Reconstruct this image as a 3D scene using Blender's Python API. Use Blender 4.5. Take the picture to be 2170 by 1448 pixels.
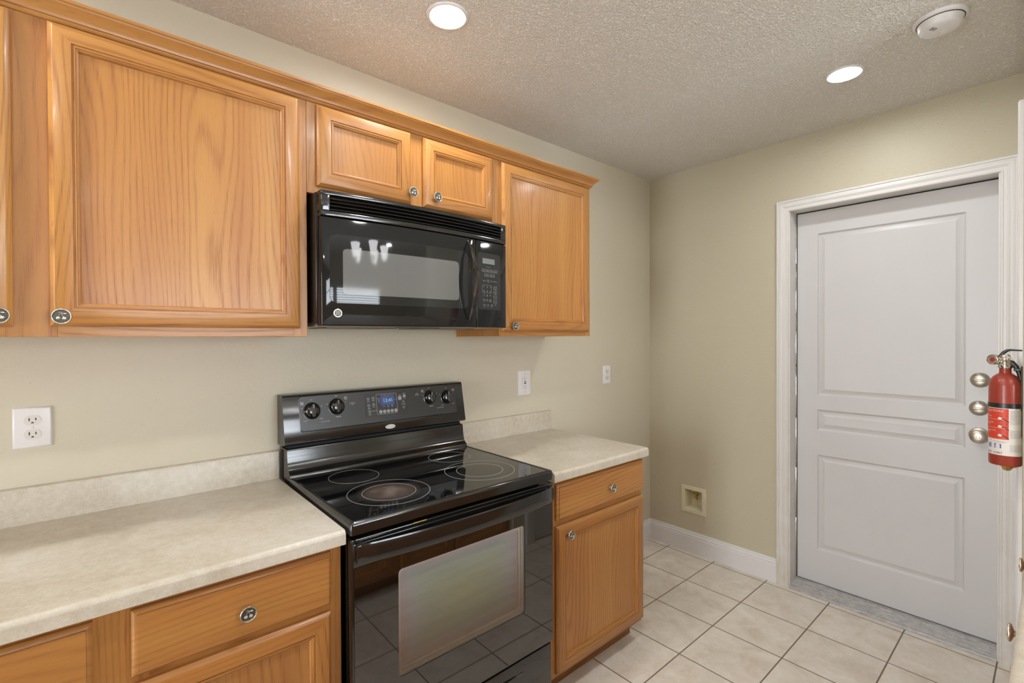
import bpy, bmesh, math, random
from mathutils import Vector, Matrix
random.seed(7)
for o in list(bpy.data.objects): bpy.data.objects.remove(o)
S = bpy.context.scene
C = S.collection
PI = math.pi

# ------------------------------------------------------------------ camera
ya, pi_, ro = 0.7144, -0.0082, -0.0044
F = Vector((math.sin(ya)*math.cos(pi_), math.cos(ya)*math.cos(pi_), math.sin(pi_)))
R = Vector((math.cos(ya), -math.sin(ya), 0)); U = R.cross(F)
R2 = R*math.cos(ro)+U*math.sin(ro); U2 = -R*math.sin(ro)+U*math.cos(ro)
cam = bpy.data.cameras.new('camera'); camo = bpy.data.objects.new('camera', cam); C.objects.link(camo)
cam.sensor_width = 36; cam.lens = 1007.12/2170*36; cam.clip_start = 0.02
M = Matrix((( R2.x, U2.x, -F.x, -0.5091), (R2.y, U2.y, -F.y, -1.8853), (R2.z, U2.z, -F.z, 1.4087), (0, 0, 0, 1)))
camo.matrix_world = M
S.camera = camo
# ------------------------------------------------------------------ world + exposure
W = bpy.data.worlds.new('world'); S.world = W; W.use_nodes = True
W.node_tree.nodes['Background'].inputs[0].default_value = (0.80, 0.90, 1.0, 1)
W.node_tree.nodes['Background'].inputs[1].default_value = 2.0
S.view_settings.view_transform = 'Standard'; S.view_settings.look = 'None'
S.view_settings.gamma = 1; S.view_settings.use_curve_mapping = False
S.view_settings.exposure = 2.1
CAN_E = 56.0        # recessed can lens emission
BULB_E = 3.0       # chandelier glass emission
S.cycles.max_bounces = 10; S.cycles.diffuse_bounces = 6; S.cycles.glossy_bounces = 5
S.cycles.sample_clamp_indirect = 6

# dining-room window daylight, then an added fill at the aisle end
def area(name, loc, rot, sx, sy, power, col):
    l = bpy.data.lights.new(name, 'AREA'); l.shape = 'RECTANGLE'; l.size = sx; l.size_y = sy
    l.energy = power; l.color = col
    o = bpy.data.objects.new(name, l); o.location = loc; o.rotation_euler = rot; C.objects.link(o); return o
area('window_and_fill_light', (0.55, -5.32, 1.45), (PI/2, 0, 0), 2.2, 1.3, 26, (0.90, 0.95, 1.0))
area('window_and_fill_light', (-3.12, -1.25, 1.08), (0, -PI/2, 0), 1.9, .95, 11, (1.0, 0.98, 0.95))  # added fill down the aisle for the lower door, no known window

# ------------------------------------------------------------------ scene constants
XB, H = 2.4061, 2.5027
YR = -1.813               # face of the right-hand stub wall

# ------------------------------------------------------------------ materials
def srgb(r, g, b):
    f = lambda c: (c/255/12.92) if c/255 <= .04045 else ((c/255+.055)/1.055)**2.4
    return (f(r), f(g), f(b), 1)
class NT:
    def __init__(s, name):
        s.m = bpy.data.materials.new(name); s.m.use_nodes = True
        s.t = s.m.node_tree; s.n = s.t.nodes; s.n.clear()
        s.out = s.n.new('ShaderNodeOutputMaterial'); s.b = s.n.new('ShaderNodeBsdfPrincipled')
        s.l(s.b.outputs[0], s.out.inputs[0])
    def l(s, a, b): s.t.links.new(a, b)
    def new(s, t, **k):
        n = s.n.new(t)
        for a, v in k.items(): setattr(n, a, v)
        return n
    def val(s, sock, v):
        if hasattr(v, 'is_linked') or hasattr(v, 'links'): s.l(v, sock)
        else: sock.default_value = v
    def math(s, op, a, b=None, c=None, clamp=False):
        n = s.new('ShaderNodeMath', operation=op, use_clamp=clamp)
        s.val(n.inputs[0], a)
        if b is not None: s.val(n.inputs[1], b)
        if c is not None: s.val(n.inputs[2], c)
        return n.outputs[0]
    def mix(s, fac, a, b, mode='MIX'):
        n = s.new('ShaderNodeMix', data_type='RGBA', blend_type=mode)
        s.val(n.inputs[0], fac); s.val(n.inputs[6], a); s.val(n.inputs[7], b); return n.outputs[2]
    def noise(s, vec, scale, detail=3, rough=.5, dist=0):
        n = s.new('ShaderNodeTexNoise'); n.inputs['Scale'].default_value = scale
        n.inputs['Detail'].default_value = detail; n.inputs['Roughness'].default_value = rough
        n.inputs['Distortion'].default_value = dist
        if vec is not None: s.l(vec, n.inputs['Vector'])
        return n.outputs[0]
    def ramp(s, fac, stops):
        n = s.new('ShaderNodeValToRGB'); s.l(fac, n.inputs[0]); e = n.color_ramp.elements
        while len(e) < len(stops): e.new(.5)
        for i, (p, c) in enumerate(stops): e[i].position = p; e[i].color = c if len(c) == 4 else (*c, 1)
        return n.outputs[0]
    def obj(s): return s.new('ShaderNodeTexCoord').outputs['Object']
    def pos(s): return s.new('ShaderNodeNewGeometry').outputs['Position']
    def comb(s, x, y, z):
        n = s.new('ShaderNodeCombineXYZ')
        for i, v in enumerate((x, y, z)): s.val(n.inputs[i], v)
        return n.outputs[0]
    def sep(s, v):
        n = s.new('ShaderNodeSeparateXYZ'); s.l(v, n.inputs[0]); return n.outputs
    def bump(s, h, strength, dist):
        n = s.new('ShaderNodeBump'); n.inputs['Strength'].default_value = strength; n.inputs['Distance'].default_value = dist
        s.l(h, n.inputs['Height']); s.l(n.outputs[0], s.b.inputs['Normal']); return n
    def set(s, **k):
        names = dict(color='Base Color', rough='Roughness', metal='Metallic', ior='IOR', coat='Coat Weight', crough='Coat Roughness',
                     trans='Transmission Weight', emis='Emission Color', estr='Emission Strength', alpha='Alpha', spec='Specular IOR Level')
        for a, v in k.items(): s.val(s.b.inputs[names[a]], v)
        return s
def flat(name, col, rough=.5, metal=0, **k):
    n = NT(name); n.set(color=col, rough=rough, metal=metal, **k); return n.m
def speck(name, col, rough=.4, metal=0, amt=.06, scale=120, **k):
    """plain colour with a little procedural unevenness in tone and gloss"""
    n = NT(name); v = n.obj(); t = n.noise(v, scale, 3)
    f = n.math('MULTIPLY_ADD', t, amt*2, 1-amt)
    c = n.mix(1.0, col, n.comb(f, f, f), 'MULTIPLY')
    n.set(color=c, rough=rough, metal=metal, **k); return n.m

def oak(name, axis, dark=1.0, red=0.0):
    n = NT(name); v = n.obj(); x, y, z = n.sep(v)
    rnd = n.new('ShaderNodeObjectInfo').outputs['Random']
    off = n.math('MULTIPLY', rnd, 17.3)
    if axis == 'z': al, ac = z, n.math('ADD', x, y)
    else: al, ac = x, n.math('ADD', z, n.math('MULTIPLY', y, .6))
    ac2 = n.math('ADD', ac, off); al2 = n.math('ADD', al, n.math('MULTIPLY', off, 2.1))
    # slow wobble of the grain
    wob = n.noise(n.comb(n.math('MULTIPLY', ac2, 3.0), n.math('MULTIPLY', al2, .55), off), 1.0, 2, .5)
    wob2 = n.noise(n.comb(n.math('MULTIPLY', ac2, 14.0), n.math('MULTIPLY', al2, 1.6), off), 1.0, 2, .5)
    d = n.math('ADD', n.math('MULTIPLY', ac2, 1.0), n.math('MULTIPLY', wob, .42))
    d = n.math('ADD', d, n.math('MULTIPLY', wob2, .028))
    ring = n.math('SINE', n.math('MULTIPLY', d, 330.0))
    ring = n.math('MULTIPLY_ADD', ring, .5, .5)
    ring = n.math('POWER', ring, 3.0)
    fine = n.noise(n.comb(n.math('MULTIPLY', ac2, 520.0), n.math('MULTIPLY', al2, 11.0), off), 1.0, 3, .6)
    broad = n.noise(n.comb(n.math('MULTIPLY', ac2, 11.0), n.math('MULTIPLY', al2, .5), off), 1.0, 2, .5)
    base = n.ramp(broad, [(.25, srgb(167, 109, 54)), (.5, srgb(179, 124, 62)), (.78, srgb(190, 138, 72))])
    pores = n.math('MULTIPLY', n.math('SUBTRACT', fine, .40, clamp=True), 3.4, clamp=True)
    k = n.math('MULTIPLY_ADD', ring, .66, .12)
    k = n.math('MULTIPLY', k, n.math('MULTIPLY_ADD', pores, .9, .25), clamp=True)
    vis = n.noise(n.comb(n.math('MULTIPLY', ac2, 5.0), n.math('MULTIPLY', al2, .9), off), 1.0, 1)
    k = n.math('MULTIPLY', k, n.math('MULTIPLY_ADD', vis, 1.7, .10), clamp=True)
    streak = n.noise(n.comb(n.math('MULTIPLY', ac2, 1150.0), n.math('MULTIPLY', al2, 34.0), off), 1.0, 2, .6)
    k = n.math('MAXIMUM', k, n.math('MULTIPLY', n.math('SUBTRACT', streak, .57, clamp=True), 3.0, clamp=True))
    col = n.mix(k, base, srgb(138, 80, 34))
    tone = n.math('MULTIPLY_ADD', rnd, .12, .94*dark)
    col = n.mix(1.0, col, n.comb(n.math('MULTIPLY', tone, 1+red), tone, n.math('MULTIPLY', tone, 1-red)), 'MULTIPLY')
    n.set(color=col, rough=n.math('MULTIPLY_ADD', k, .15, .34), ior=1.5)
    n.set(coat=.10, crough=.14)
    n.bump(n.math('SUBTRACT', 1.0, k), .12, .001)
    return n.m
OAKV, OAKH = oak('oak_vertical_grain', 'z'), oak('oak_horizontal_grain', 'x')
OAKP = oak('oak_panel_grain', 'z', 1.0)
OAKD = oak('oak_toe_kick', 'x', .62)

def wallmat(name, col, bscale=170, bstr=.35, var=.03):
    n = NT(name); p = n.pos()
    a = n.noise(p, bscale, 2, .5); b = n.noise(p, bscale*.42, 2, .5, .6)
    h = n.math('ADD', n.math('MULTIPLY', a, .5), n.math('SMOOTH_MIN', b, .55, .1))
    big = n.noise(p, 1.3, 2); f = n.math('MULTIPLY_ADD', big, var*2, 1-var)
    spots = n.noise(p, 95, 1, .5)
    sp = n.math('MULTIPLY', n.math('SUBTRACT', spots, .70, clamp=True), 1.6, clamp=True)
    c = n.mix(1.0, col, n.comb(f, f, f), 'MULTIPLY'); c = n.mix(sp, c, srgb(120, 108, 84))
    n.set(color=c, rough=.42, spec=.35); n.bump(h, bstr, .004); return n.m
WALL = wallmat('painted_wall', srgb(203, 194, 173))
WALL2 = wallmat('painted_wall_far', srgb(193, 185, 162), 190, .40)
def ceilmat():
    n = NT('textured_ceiling'); p = n.pos()
    a = n.noise(p, 118, 3, .55, .4); b = n.noise(p, 210, 2, .5)
    h = n.math('ADD', n.ramp(a, [(.42, (0, 0, 0)), (.60, (1, 1, 1))]), n.math('MULTIPLY', b, .5))
    cc = n.mix(n.ramp(a, [(.35, (0, 0, 0)), (.65, (1, 1, 1))]), srgb(226, 220, 210), srgb(243, 239, 232))
    n.set(color=cc, rough=.5, spec=.3); n.bump(h, .8, .006); return n.m
CEIL = ceilmat()
def tilemat():
    n = NT('ceramic_floor_tile'); x, y, z = n.sep(n.pos())
    s = .3104
    def line(c, o):
        q = n.math('DIVIDE', n.math('SUBTRACT', c, o), s)
        f = n.math('FRACT', q); return n.math('MINIMUM', f, n.math('SUBTRACT', 1.0, f)), n.math('FLOOR', q)
    fx, ix = line(x, 2.3551); fy, iy = line(y, -.1605)
    d = n.math('MINIMUM', fx, fy)
    g = n.ramp(d, [(.0, (1, 1, 1)), (.0065, (1, 1, 1)), (.0105, (0, 0, 0))])
    wn = n.new('ShaderNodeTexWhiteNoise', noise_dimensions='2D'); n.l(n.comb(ix, iy, 0.0), wn.inputs['Vector'])
    off = n.comb(n.math('MULTIPLY', wn.outputs[0], 9.0), n.math('MULTIPLY', wn.outputs[0], 5.0), 0.0)
    va = n.new('ShaderNodeVectorMath', operation='ADD'); n.l(n.pos(), va.inputs[0]); n.l(off, va.inputs[1])
    m1 = n.noise(va.outputs[0], 9, 5, .62, .6); m2 = n.noise(va.outputs[0], 60, 3, .6)
    mm = n.math('ADD', n.math('MULTIPLY', m1, .8), n.math('MULTIPLY', m2, .2))
    base = n.ramp(mm, [(.32, srgb(205, 194, 178)), (.5, srgb(221, 212, 199)), (.66, srgb(231, 225, 215))])
    tone = n.math('MULTIPLY_ADD', wn.outputs[0], .05, .96)
    base = n.mix(1.0, base, n.comb(tone, tone, tone), 'MULTIPLY')
    gn = n.noise(n.pos(), 240, 2)
    grout = n.ramp(gn, [(.3, srgb(88, 76, 64)), (.7, srgb(128, 114, 98))])
    n.set(color=n.mix(g, base, grout), rough=n.math('MULTIPLY_ADD', g, .5, .30))
    h = n.math('ADD', n.math('MULTIPLY', n.math('SUBTRACT', 1.0, g), 1.0), n.math('MULTIPLY', m1, .25))
    n.bump(h, .4, .002); return n.m
TILE = tilemat()
def lammat():
    n = NT('speckled_laminate'); p = n.pos()
    a = n.noise(p, 4.5, 3, .5, .2); b = n.noise(p, 210, 3, .75); c = n.noise(p, 45, 6, .75, .2)
    t = n.math('ADD', n.math('MULTIPLY', a, .5), n.math('MULTIPLY', c, .5))
    col = n.ramp(t, [(.34, srgb(176, 163, 142)), (.5, srgb(195, 185, 167)), (.66, srgb(208, 201, 188))])
    k = n.math('MULTIPLY', n.math('SUBTRACT', b, .58, clamp=True), 3.4, clamp=True)
    col = n.mix(k, col, srgb(232, 227, 216))
    k2 = n.math('MULTIPLY', n.math('SUBTRACT', .40, b, clamp=True), 3.0, clamp=True)
    col = n.mix(k2, col, srgb(150, 134, 110))
    n.set(color=col, rough=.36); n.bump(b, .08, .001); return n.m
LAM = lammat()
WHITE = speck('white_trim_paint', srgb(222, 220, 219), .32, 0, .025, 30)
WHITE2 = speck('white_door_paint', srgb(206, 204, 203), .36, 0, .02, 8)
def wornwhite():
    n = NT('worn_white_casing'); p = n.pos(); x, y, z = n.sep(p)
    a = n.noise(p, 14, 5, .7); b = n.noise(n.comb(n.math('MULTIPLY', x, 80.0), n.math('MULTIPLY', y, 80.0), n.math('MULTIPLY', z, 4.0)), 1, 3, .6)
    low = n.math('SUBTRACT', 1.0, n.math('DIVIDE', z, 1.3, clamp=True), clamp=True)
    d = n.math('MULTIPLY', n.math('MULTIPLY', low, n.math('SUBTRACT', n.math('ADD', a, b), .80, clamp=True)), .9, clamp=True)
    col = n.mix(d, srgb(220, 217, 213), srgb(182, 164, 132))
    n.set(color=col, rough=.36); return n.m
WORN = wornwhite()
def almond(name, c1, c2):
    n = NT(name); v = n.obj(); a = n.noise(v, 30, 3)
    n.set(color=n.mix(a, c1, c2), rough=.4); return n.m
ALMOND = almond('aged_almond_plastic', srgb(208, 200, 164), srgb(222, 216, 190))
PLATE = speck('white_plastic', srgb(226, 222, 220), .3, 0, .015, 40)
PLATE2 = speck('white_outlet_plastic', srgb(218, 212, 204), .32, 0, .015, 40)
DARK = flat('dark_slot', srgb(28, 26, 24), .6)
BLACK = speck('black_gloss_enamel', srgb(22, 21, 20), .13, 0, .1, 60, ior=1.75)
BLACKS = speck('black_satin_plastic', srgb(30, 29, 28), .34, 0, .1, 200, ior=1.6)
BLACKG = speck('black_glass', srgb(12, 12, 12), .035, 0, .1, 20, ior=1.9)
BLACKM = flat('matte_black', srgb(14, 13, 12), .7)
def panelblack():
    n = NT('pebbled_black_panel'); v = n.obj(); h = n.noise(v, 1500, 2)
    n.set(color=srgb(40, 39, 38), rough=.30, ior=1.6); n.bump(h, .10, .0006); return n.m
PEB = panelblack()
STEEL = flat('brushed_steel', srgb(196, 190, 180), .28, 1)
def pewtermat():
    n = NT('antique_pewter'); v = n.obj(); a = n.noise(v, 260, 3)
    n.set(color=n.ramp(a, [(.3, srgb(176, 170, 158)), (.7, srgb(232, 226, 214))]), rough=.38, metal=1); return n.m
PEWTER = pewtermat()
PEWD = flat('darkened_pewter', srgb(92, 88, 80), .5, .8)
NICKEL = speck('satin_nickel', srgb(188, 180, 166), .30, 1, .06, 300)
BRASS = speck('brass', srgb(206, 176, 92), .22, 1, .08, 60)
CHROME = flat('chrome', srgb(214, 210, 204), .12, 1)
ALUM = None
def alum():
    n = NT('worn_aluminium_threshold'); p = n.pos(); a = n.noise(p, 45, 5, .7)
    x, y, z = n.sep(p); b = n.noise(n.comb(n.math('MULTIPLY', x, 260.0), n.math('MULTIPLY', y, 14.0), 0.0), 1, 3, .6); n.set(color=n.ramp(n.math('ADD', n.math('MULTIPLY', a, .4), n.math('MULTIPLY', b, .6)), [(.34, srgb(138, 136, 136)), (.5, srgb(176, 174, 172)), (.66, srgb(204, 201, 196))]), rough=.45, metal=.25); return n.m
ALUM = alum()
LABELT = flat('white_print', srgb(214, 212, 208), .5)
GREYT = flat('grey_print', srgb(150, 148, 144), .5)
def emit(name, col, st, base=(0.8, 0.8, 0.8, 1)):
    n = NT(name); n.set(color=base, emis=col, estr=st); return n.m
LENS = emit('lit_led_lens', (0.955, 0.985, 1.0, 1), CAN_E)
LENS2 = emit('lit_led_lens_dimmer', (0.955, 0.985, 1.0, 1), CAN_E*.82)
SHADE = emit('lit_frosted_glass', (0.97, 0.98, 1.0, 1), BULB_E)
BLUE = emit('blue_led_display', srgb(62, 66, 130), .20, (0.01, 0.01, 0.03, 1))
GREEN = emit('green_led_digits', srgb(120, 225, 185), .22, (0.01, 0.03, 0.02, 1))
LCD = flat('grey_lcd', srgb(122, 124, 122), .3)
RED = speck('red_enamel_cylinder', srgb(150, 54, 38), .36, 0, .04, 60, coat=.3, crough=.15)
LABR = flat('red_label', srgb(206, 66, 44), .45)
LABW = flat('white_label', srgb(222, 214, 206), .45)
LABB = flat('blue_label', srgb(66, 108, 180), .45)
BRONZE = flat('dark_bronze', srgb(50, 40, 34), .4, .7)
YEL = flat('yellow_sticker', srgb(170, 150, 50), .6)

# ------------------------------------------------------------------ mesh helpers
class MB:
    """collects geometry in world space; build() links it as ONE mesh object"""
    def __init__(s): s.v = []; s.f = []; s.m = []
    def add(s, vs, fs, mi=0):
        o = len(s.v); s.v += [tuple(v) for v in vs]
        for f in fs: s.f.append(tuple(o+i for i in f)); s.m.append(mi)
        return s
    def frombm(s, bm, mi=0):
        bm.verts.index_update(); s.add([v.co[:] for v in bm.verts], [[v.index for v in f.verts] for f in bm.faces], mi); bm.free(); return s
    def box(s, x0, x1, y0, y1, z0, z1, b=0, seg=2, mi=0):
        x0, x1 = min(x0, x1), max(x0, x1); y0, y1 = min(y0, y1), max(y0, y1); z0, z1 = min(z0, z1), max(z0, z1)
        bm = bmesh.new(); bmesh.ops.create_cube(bm, size=1)
        for v in bm.verts: v.co = Vector(((x0+x1)/2+v.co.x*(x1-x0), (y0+y1)/2+v.co.y*(y1-y0), (z0+z1)/2+v.co.z*(z1-z0)))
        if b > 0: bmesh.ops.bevel(bm, geom=bm.edges[:], offset=min(b, .49*min(x1-x0, y1-y0, z1-z0)), segments=seg, profile=.5, affect='EDGES')
        return s.frombm(bm, mi)
    def prism(s, prof, a0, a1, fn, mi=0, caps=True, n=1):
        """closed profile [(p,q)] extruded from a0 to a1; fn(a,p,q)->xyz"""
        k = len(prof); vs = []
        for i in range(n+1):
            a = a0+(a1-a0)*i/n; vs += [fn(a, p, q) for p, q in prof]
        fs = [[i*k+j, i*k+(j+1) % k, (i+1)*k+(j+1) % k, (i+1)*k+j] for i in range(n) for j in range(k)]
        if caps: fs += [list(range(k))[::-1], [n*k+j for j in range(k)]]
        return s.add(vs, fs, mi)
    def rings(s, a0, a1, b0, b1, prof, fn, mv=0, mh=0, mp=0, fill=True, openb=False):
        """mitred frame: profile [(inset, height)] run round a rectangle; fn(a,b,h)->xyz"""
        rs = []
        for d, h in prof:
            if openb: q = [(a0+d, b0), (a0+d, b1-d), (a1-d, b1-d), (a1-d, b0)]
            else: q = [(a0+d, b0+d), (a0+d, b1-d), (a1-d, b1-d), (a1-d, b0+d)]
            rs.append([fn(a, b, h) for a, b in q])
        for i in range(len(rs)-1):
            for j in range(3 if openb else 4):
                jj = (j+1) % 4
                s.add([rs[i][j], rs[i][jj], rs[i+1][jj], rs[i+1][j]], [[0, 1, 2, 3]], mv if j in (0, 2) else mh)
        if fill: s.add(rs[-1], [[0, 1, 2, 3]], mp)
        return s
    def lathe(s, prof, o, ax, n=32, mi=0, a0=0, a1=2*PI):
        """prof [(r, t)] spun about axis ax through o"""
        ax = Vector(ax).normalized(); o = Vector(o)
        u = ax.orthogonal().normalized(); w = ax.cross(u); k = len(prof); vs = []
        full = abs(a1-a0-2*PI) < 1e-6; m = n if full else n+1
        for i in range(m):
            a = a0+(a1-a0)*i/n; d = u*math.cos(a)+w*math.sin(a)
            vs += [tuple(o+d*r+ax*t) for r, t in prof]
        fs = []
        for i in range(n):
            i2 = (i+1) % m
            for j in range(k-1): fs.append([i*k+j, i2*k+j, i2*k+j+1, i*k+j+1])
        return s.add(vs, fs, mi)
    def tube(s, pts, r, n=10, mi=0, cap=True):
        pts = [Vector(p) for p in pts]; rr = r if isinstance(r, (list, tuple)) else [r]*len(pts); vs = []
        prev = None
        for i, p in enumerate(pts):
            t = (pts[min(i+1, len(pts)-1)]-pts[max(i-1, 0)]).normalized()
            u = t.orthogonal().normalized() if prev is None else (prev-t*prev.dot(t)).normalized()
            prev = u; w = t.cross(u)
            vs += [tuple(p+(u*math.cos(2*PI*j/n)+w*math.sin(2*PI*j/n))*rr[i]) for j in range(n)]
        fs = [[i*n+j, i*n+(j+1) % n, (i+1)*n+(j+1) % n, (i+1)*n+j] for i in range(len(pts)-1) for j in range(n)]
        if cap: fs += [list(range(n))[::-1], [(len(pts)-1)*n+j for j in range(n)]]
        return s.add(vs, fs, mi)
    def ball(s, c, r, sc=(1, 1, 1), mi=0, n=14):
        bm = bmesh.new(); bmesh.ops.create_uvsphere(bm, u_segments=n, v_segments=n//2+2, radius=r)
        for v in bm.verts: v.co = Vector((c[0]+v.co.x*sc[0], c[1]+v.co.y*sc[1], c[2]+v.co.z*sc[2]))
        return s.frombm(bm, mi)
    def poly(s, pts2, h0, h1, fn, mi=0):
        """2D outline extruded from height h0 to h1; fn(a,b,h)"""
        k = len(pts2); vs = [fn(a, b, h0) for a, b in pts2]+[fn(a, b, h1) for a, b in pts2]
        fs = [[j, (j+1) % k, k+(j+1) % k, k+j] for j in range(k)]+[list(range(k))[::-1], [k+j for j in range(k)]]
        return s.add(vs, fs, mi)
    def text(s, txt, size, ca, cb, fn, mi=0, align='CENTER', depth=0, sx=1):
        vs, fs = textmesh(txt, size, align)
        return s.add([fn(ca+v[0]*sx, cb+v[1]) for v in vs], fs, mi)
    def build(s, name, mats, parent=None, smooth=35, mods=None):
        me = bpy.data.meshes.new(name)
        off = parent['_o'] if parent is not None else (0, 0, 0)
        me.from_pydata([(v[0]-off[0], v[1]-off[1], v[2]-off[2]) for v in s.v], [], s.f)
        if not isinstance(mats, (list, tuple)): mats = [mats]
        for m in mats: me.materials.append(m)
        me.polygons.foreach_set('material_index', s.m)
        bm = bmesh.new(); bm.from_mesh(me); bmesh.ops.remove_doubles(bm, verts=bm.verts, dist=1e-5)
        bmesh.ops.recalc_face_normals(bm, faces=bm.faces); bm.to_mesh(me); bm.free()
        me.polygons.foreach_set('use_smooth', [True]*len(me.polygons)); me.set_sharp_from_angle(angle=math.radians(smooth))
        me.update()
        o = bpy.data.objects.new(name, me); C.objects.link(o)
        if parent is not None: o.parent = parent
        OFF[o] = off; o['_o'] = off
        return o
OFF = {}
_tc = {}
def textmesh(txt, size, align='CENTER'):
    key = (txt, size, align)
    if key in _tc: return _tc[key]
    cu = bpy.data.curves.new('t', 'FONT'); cu.body = txt; cu.size = size; cu.align_x = align; cu.align_y = 'CENTER'
    cu.resolution_u = 2
    o = bpy.data.objects.new('t', cu); C.objects.link(o)
    dg = bpy.context.evaluated_depsgraph_get(); me = bpy.data.meshes.new_from_object(o.evaluated_get(dg))
    r = ([(v.co.x, v.co.y) for v in me.vertices], [list(p.vertices) for p in me.polygons])
    bpy.data.objects.remove(o); bpy.data.curves.remove(cu); bpy.data.meshes.remove(me)
    _tc[key] = r; return r
def rrect(a0, a1, b0, b1, r, n=5):
    pts = []
    for cx, cy, s in ((a1-r, b1-r, 0), (a0+r, b1-r, PI/2), (a0+r, b0+r, PI), (a1-r, b0+r, 1.5*PI)):
        for i in range(n+1): a = s+PI/2*i/n; pts.append((cx+r*math.cos(a), cy+r*math.sin(a)))
    return pts
def outline(mb, pts, w, h, fn, mi=0):
    """thin raised line following a closed 2D outline (convex), width w, height h"""
    cx = sum(p[0] for p in pts)/len(pts); cy = sum(p[1] for p in pts)/len(pts); k = len(pts)
    q = []
    for i, p in enumerate(pts):
        a = Vector(pts[i-1]); b = Vector(pts[(i+1) % k]); t = (b-a).normalized(); nn = Vector((t.y, -t.x))
        if nn.dot(Vector((p[0]-cx, p[1]-cy))) > 0: nn = -nn
        q.append((p[0]+nn.x*w, p[1]+nn.y*w))
    for i in range(k):
        j = (i+1) % k
        mb.add([fn(*pts[i], h), fn(*pts[j], h), fn(*q[j], h), fn(*q[i], h)], [[0, 1, 2, 3]], mi)
        mb.add([fn(*pts[i], 0), fn(*pts[j], 0), fn(*pts[j], h), fn(*pts[i], h)], [[0, 1, 2, 3]], mi)
        mb.add([fn(*q[i], 0), fn(*q[j], 0), fn(*q[j], h), fn(*q[i], h)], [[0, 1, 2, 3]], mi)
def thing(name, label, cat, loc, group=None):
    o = bpy.data.objects.new(name, None); o.location = loc; o.empty_display_size = .05; C.objects.link(o)
    o['label'] = label; o['category'] = cat; o['_o'] = tuple(loc)
    if group: o['group'] = group
    return o
def tag(o, label=None, cat=None, group=None, kind=None):
    if label: o['label'] = label
    if cat: o['category'] = cat
    if group: o['group'] = group
    if kind: o['kind'] = kind
    return o
def struct(name, mb, mats, **k):
    o = mb.build(name, mats, None, **k); o['kind'] = 'structure'; return o
def center(o):
    """move a top-level mesh object's origin to the middle of its base"""
    me = o.data; xs = [v.co for v in me.vertices]
    c = Vector(((min(v.x for v in xs)+max(v.x for v in xs))/2, (min(v.y for v in xs)+max(v.y for v in xs))/2, min(v.z for v in xs)))
    me.transform(Matrix.Translation(-c)); o.location = c; o['_o'] = tuple(c); return o
def holes(mb, a0, a1, b0, b1, hs, fn, mi=0):
    """flat sheet with rectangular holes"""
    A = sorted({a0, a1, *[h[0] for h in hs], *[h[1] for h in hs]}); B = sorted({b0, b1, *[h[2] for h in hs], *[h[3] for h in hs]})
    for i in range(len(A)-1):
        for j in range(len(B)-1):
            ca, cb = (A[i]+A[i+1])/2, (B[j]+B[j+1])/2
            if any(h[0] < ca < h[1] and h[2] < cb < h[3] for h in hs): continue
            mb.add([fn(A[i], B[j]), fn(A[i+1], B[j]), fn(A[i+1], B[j+1]), fn(A[i], B[j+1])], [[0, 1, 2, 3]], mi)

# ------------------------------------------------------------------ room shell
X0, Y0 = -3.0, -5.2
mb = MB(); mb.box(X0-.1, XB+.15, Y0-.1, .1, -.1, 0); struct('floor', mb, TILE)
mb = MB(); mb.box(X0-.1, XB+.15, Y0-.1, .1, H, H+.1); struct('ceiling', mb, CEIL)
mb = MB(); mb.box(X0-.1, XB+.15, 0, .1, 0, H); struct('wall_left', mb, WALL)
# far wall with the door opening and the water box recess
HD = (-1.7205, -.888, 0, 2.1150); HW = (-.4025+.026, -.2375-.026, .255+.026, .432-.024)
mb = MB()
for xx in (XB, XB+.12):
    holes(mb, Y0, 0, 0, H, [HD, HW], lambda a, b, x=xx: (x, a, b))
for h in (HD, HW):
    for (p, q) in (((h[0], h[2]), (h[0], h[3])), ((h[0], h[3]), (h[1], h[3])), ((h[1], h[3]), (h[1], h[2])), ((h[1], h[2]), (h[0], h[2]))):
        mb.add([(XB, *p), (XB, *q), (XB+.12, *q), (XB+.12, *p)], [[0, 1, 2, 3]])
o = struct('wall_far', mb, WALL2)
# stub wall on the right, behind which the camera looks along
mb = MB(); mb.box(1.56, XB, YR, -2.5, 0, H, .006); struct('wall_right', mb, WALL2)
# walls of the room behind the camera, with the reflected window and one added for fill
mb = MB()
WN1 = (-.6, 1.7, .85, 2.1); WN_ADDED = (-1.75, -.75, .10, 2.06)  # the second opening is invented, to carry fill along the aisle
for yy in (Y0, Y0-.1): holes(mb, X0, XB, 0, H, [WN1], lambda a, b, y=yy: (a, y, b))
for (p, q) in (((WN1[0], WN1[2]), (WN1[0], WN1[3])), ((WN1[0], WN1[3]), (WN1[1], WN1[3])), ((WN1[1], WN1[3]), (WN1[1], WN1[2])), ((WN1[1], WN1[2]), (WN1[0], WN1[2]))):
    mb.add([(p[0], Y0, p[1]), (q[0], Y0, q[1]), (q[0], Y0-.1, q[1]), (p[0], Y0-.1, p[1])], [[0, 1, 2, 3]])
struct('wall_rear', mb, WALL)
mb = MB()
for xx in (X0, X0-.1): holes(mb, Y0, 0, 0, H, [WN_ADDED], lambda a, b, x=xx: (x, a, b))
for (p, q) in (((WN_ADDED[0], WN_ADDED[2]), (WN_ADDED[0], WN_ADDED[3])), ((WN_ADDED[0], WN_ADDED[3]), (WN_ADDED[1], WN_ADDED[3])), ((WN_ADDED[1], WN_ADDED[3]), (WN_ADDED[1], WN_ADDED[2])), ((WN_ADDED[1], WN_ADDED[2]), (WN_ADDED[0], WN_ADDED[2]))):
    mb.add([(X0, *p), (X0, *q), (X0-.1, *q), (X0-.1, *p)], [[0, 1, 2, 3]])
struct('wall_near', mb, WALL)
GLASS = NT('window_glass'); GLASS.n.remove(GLASS.b)
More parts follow.
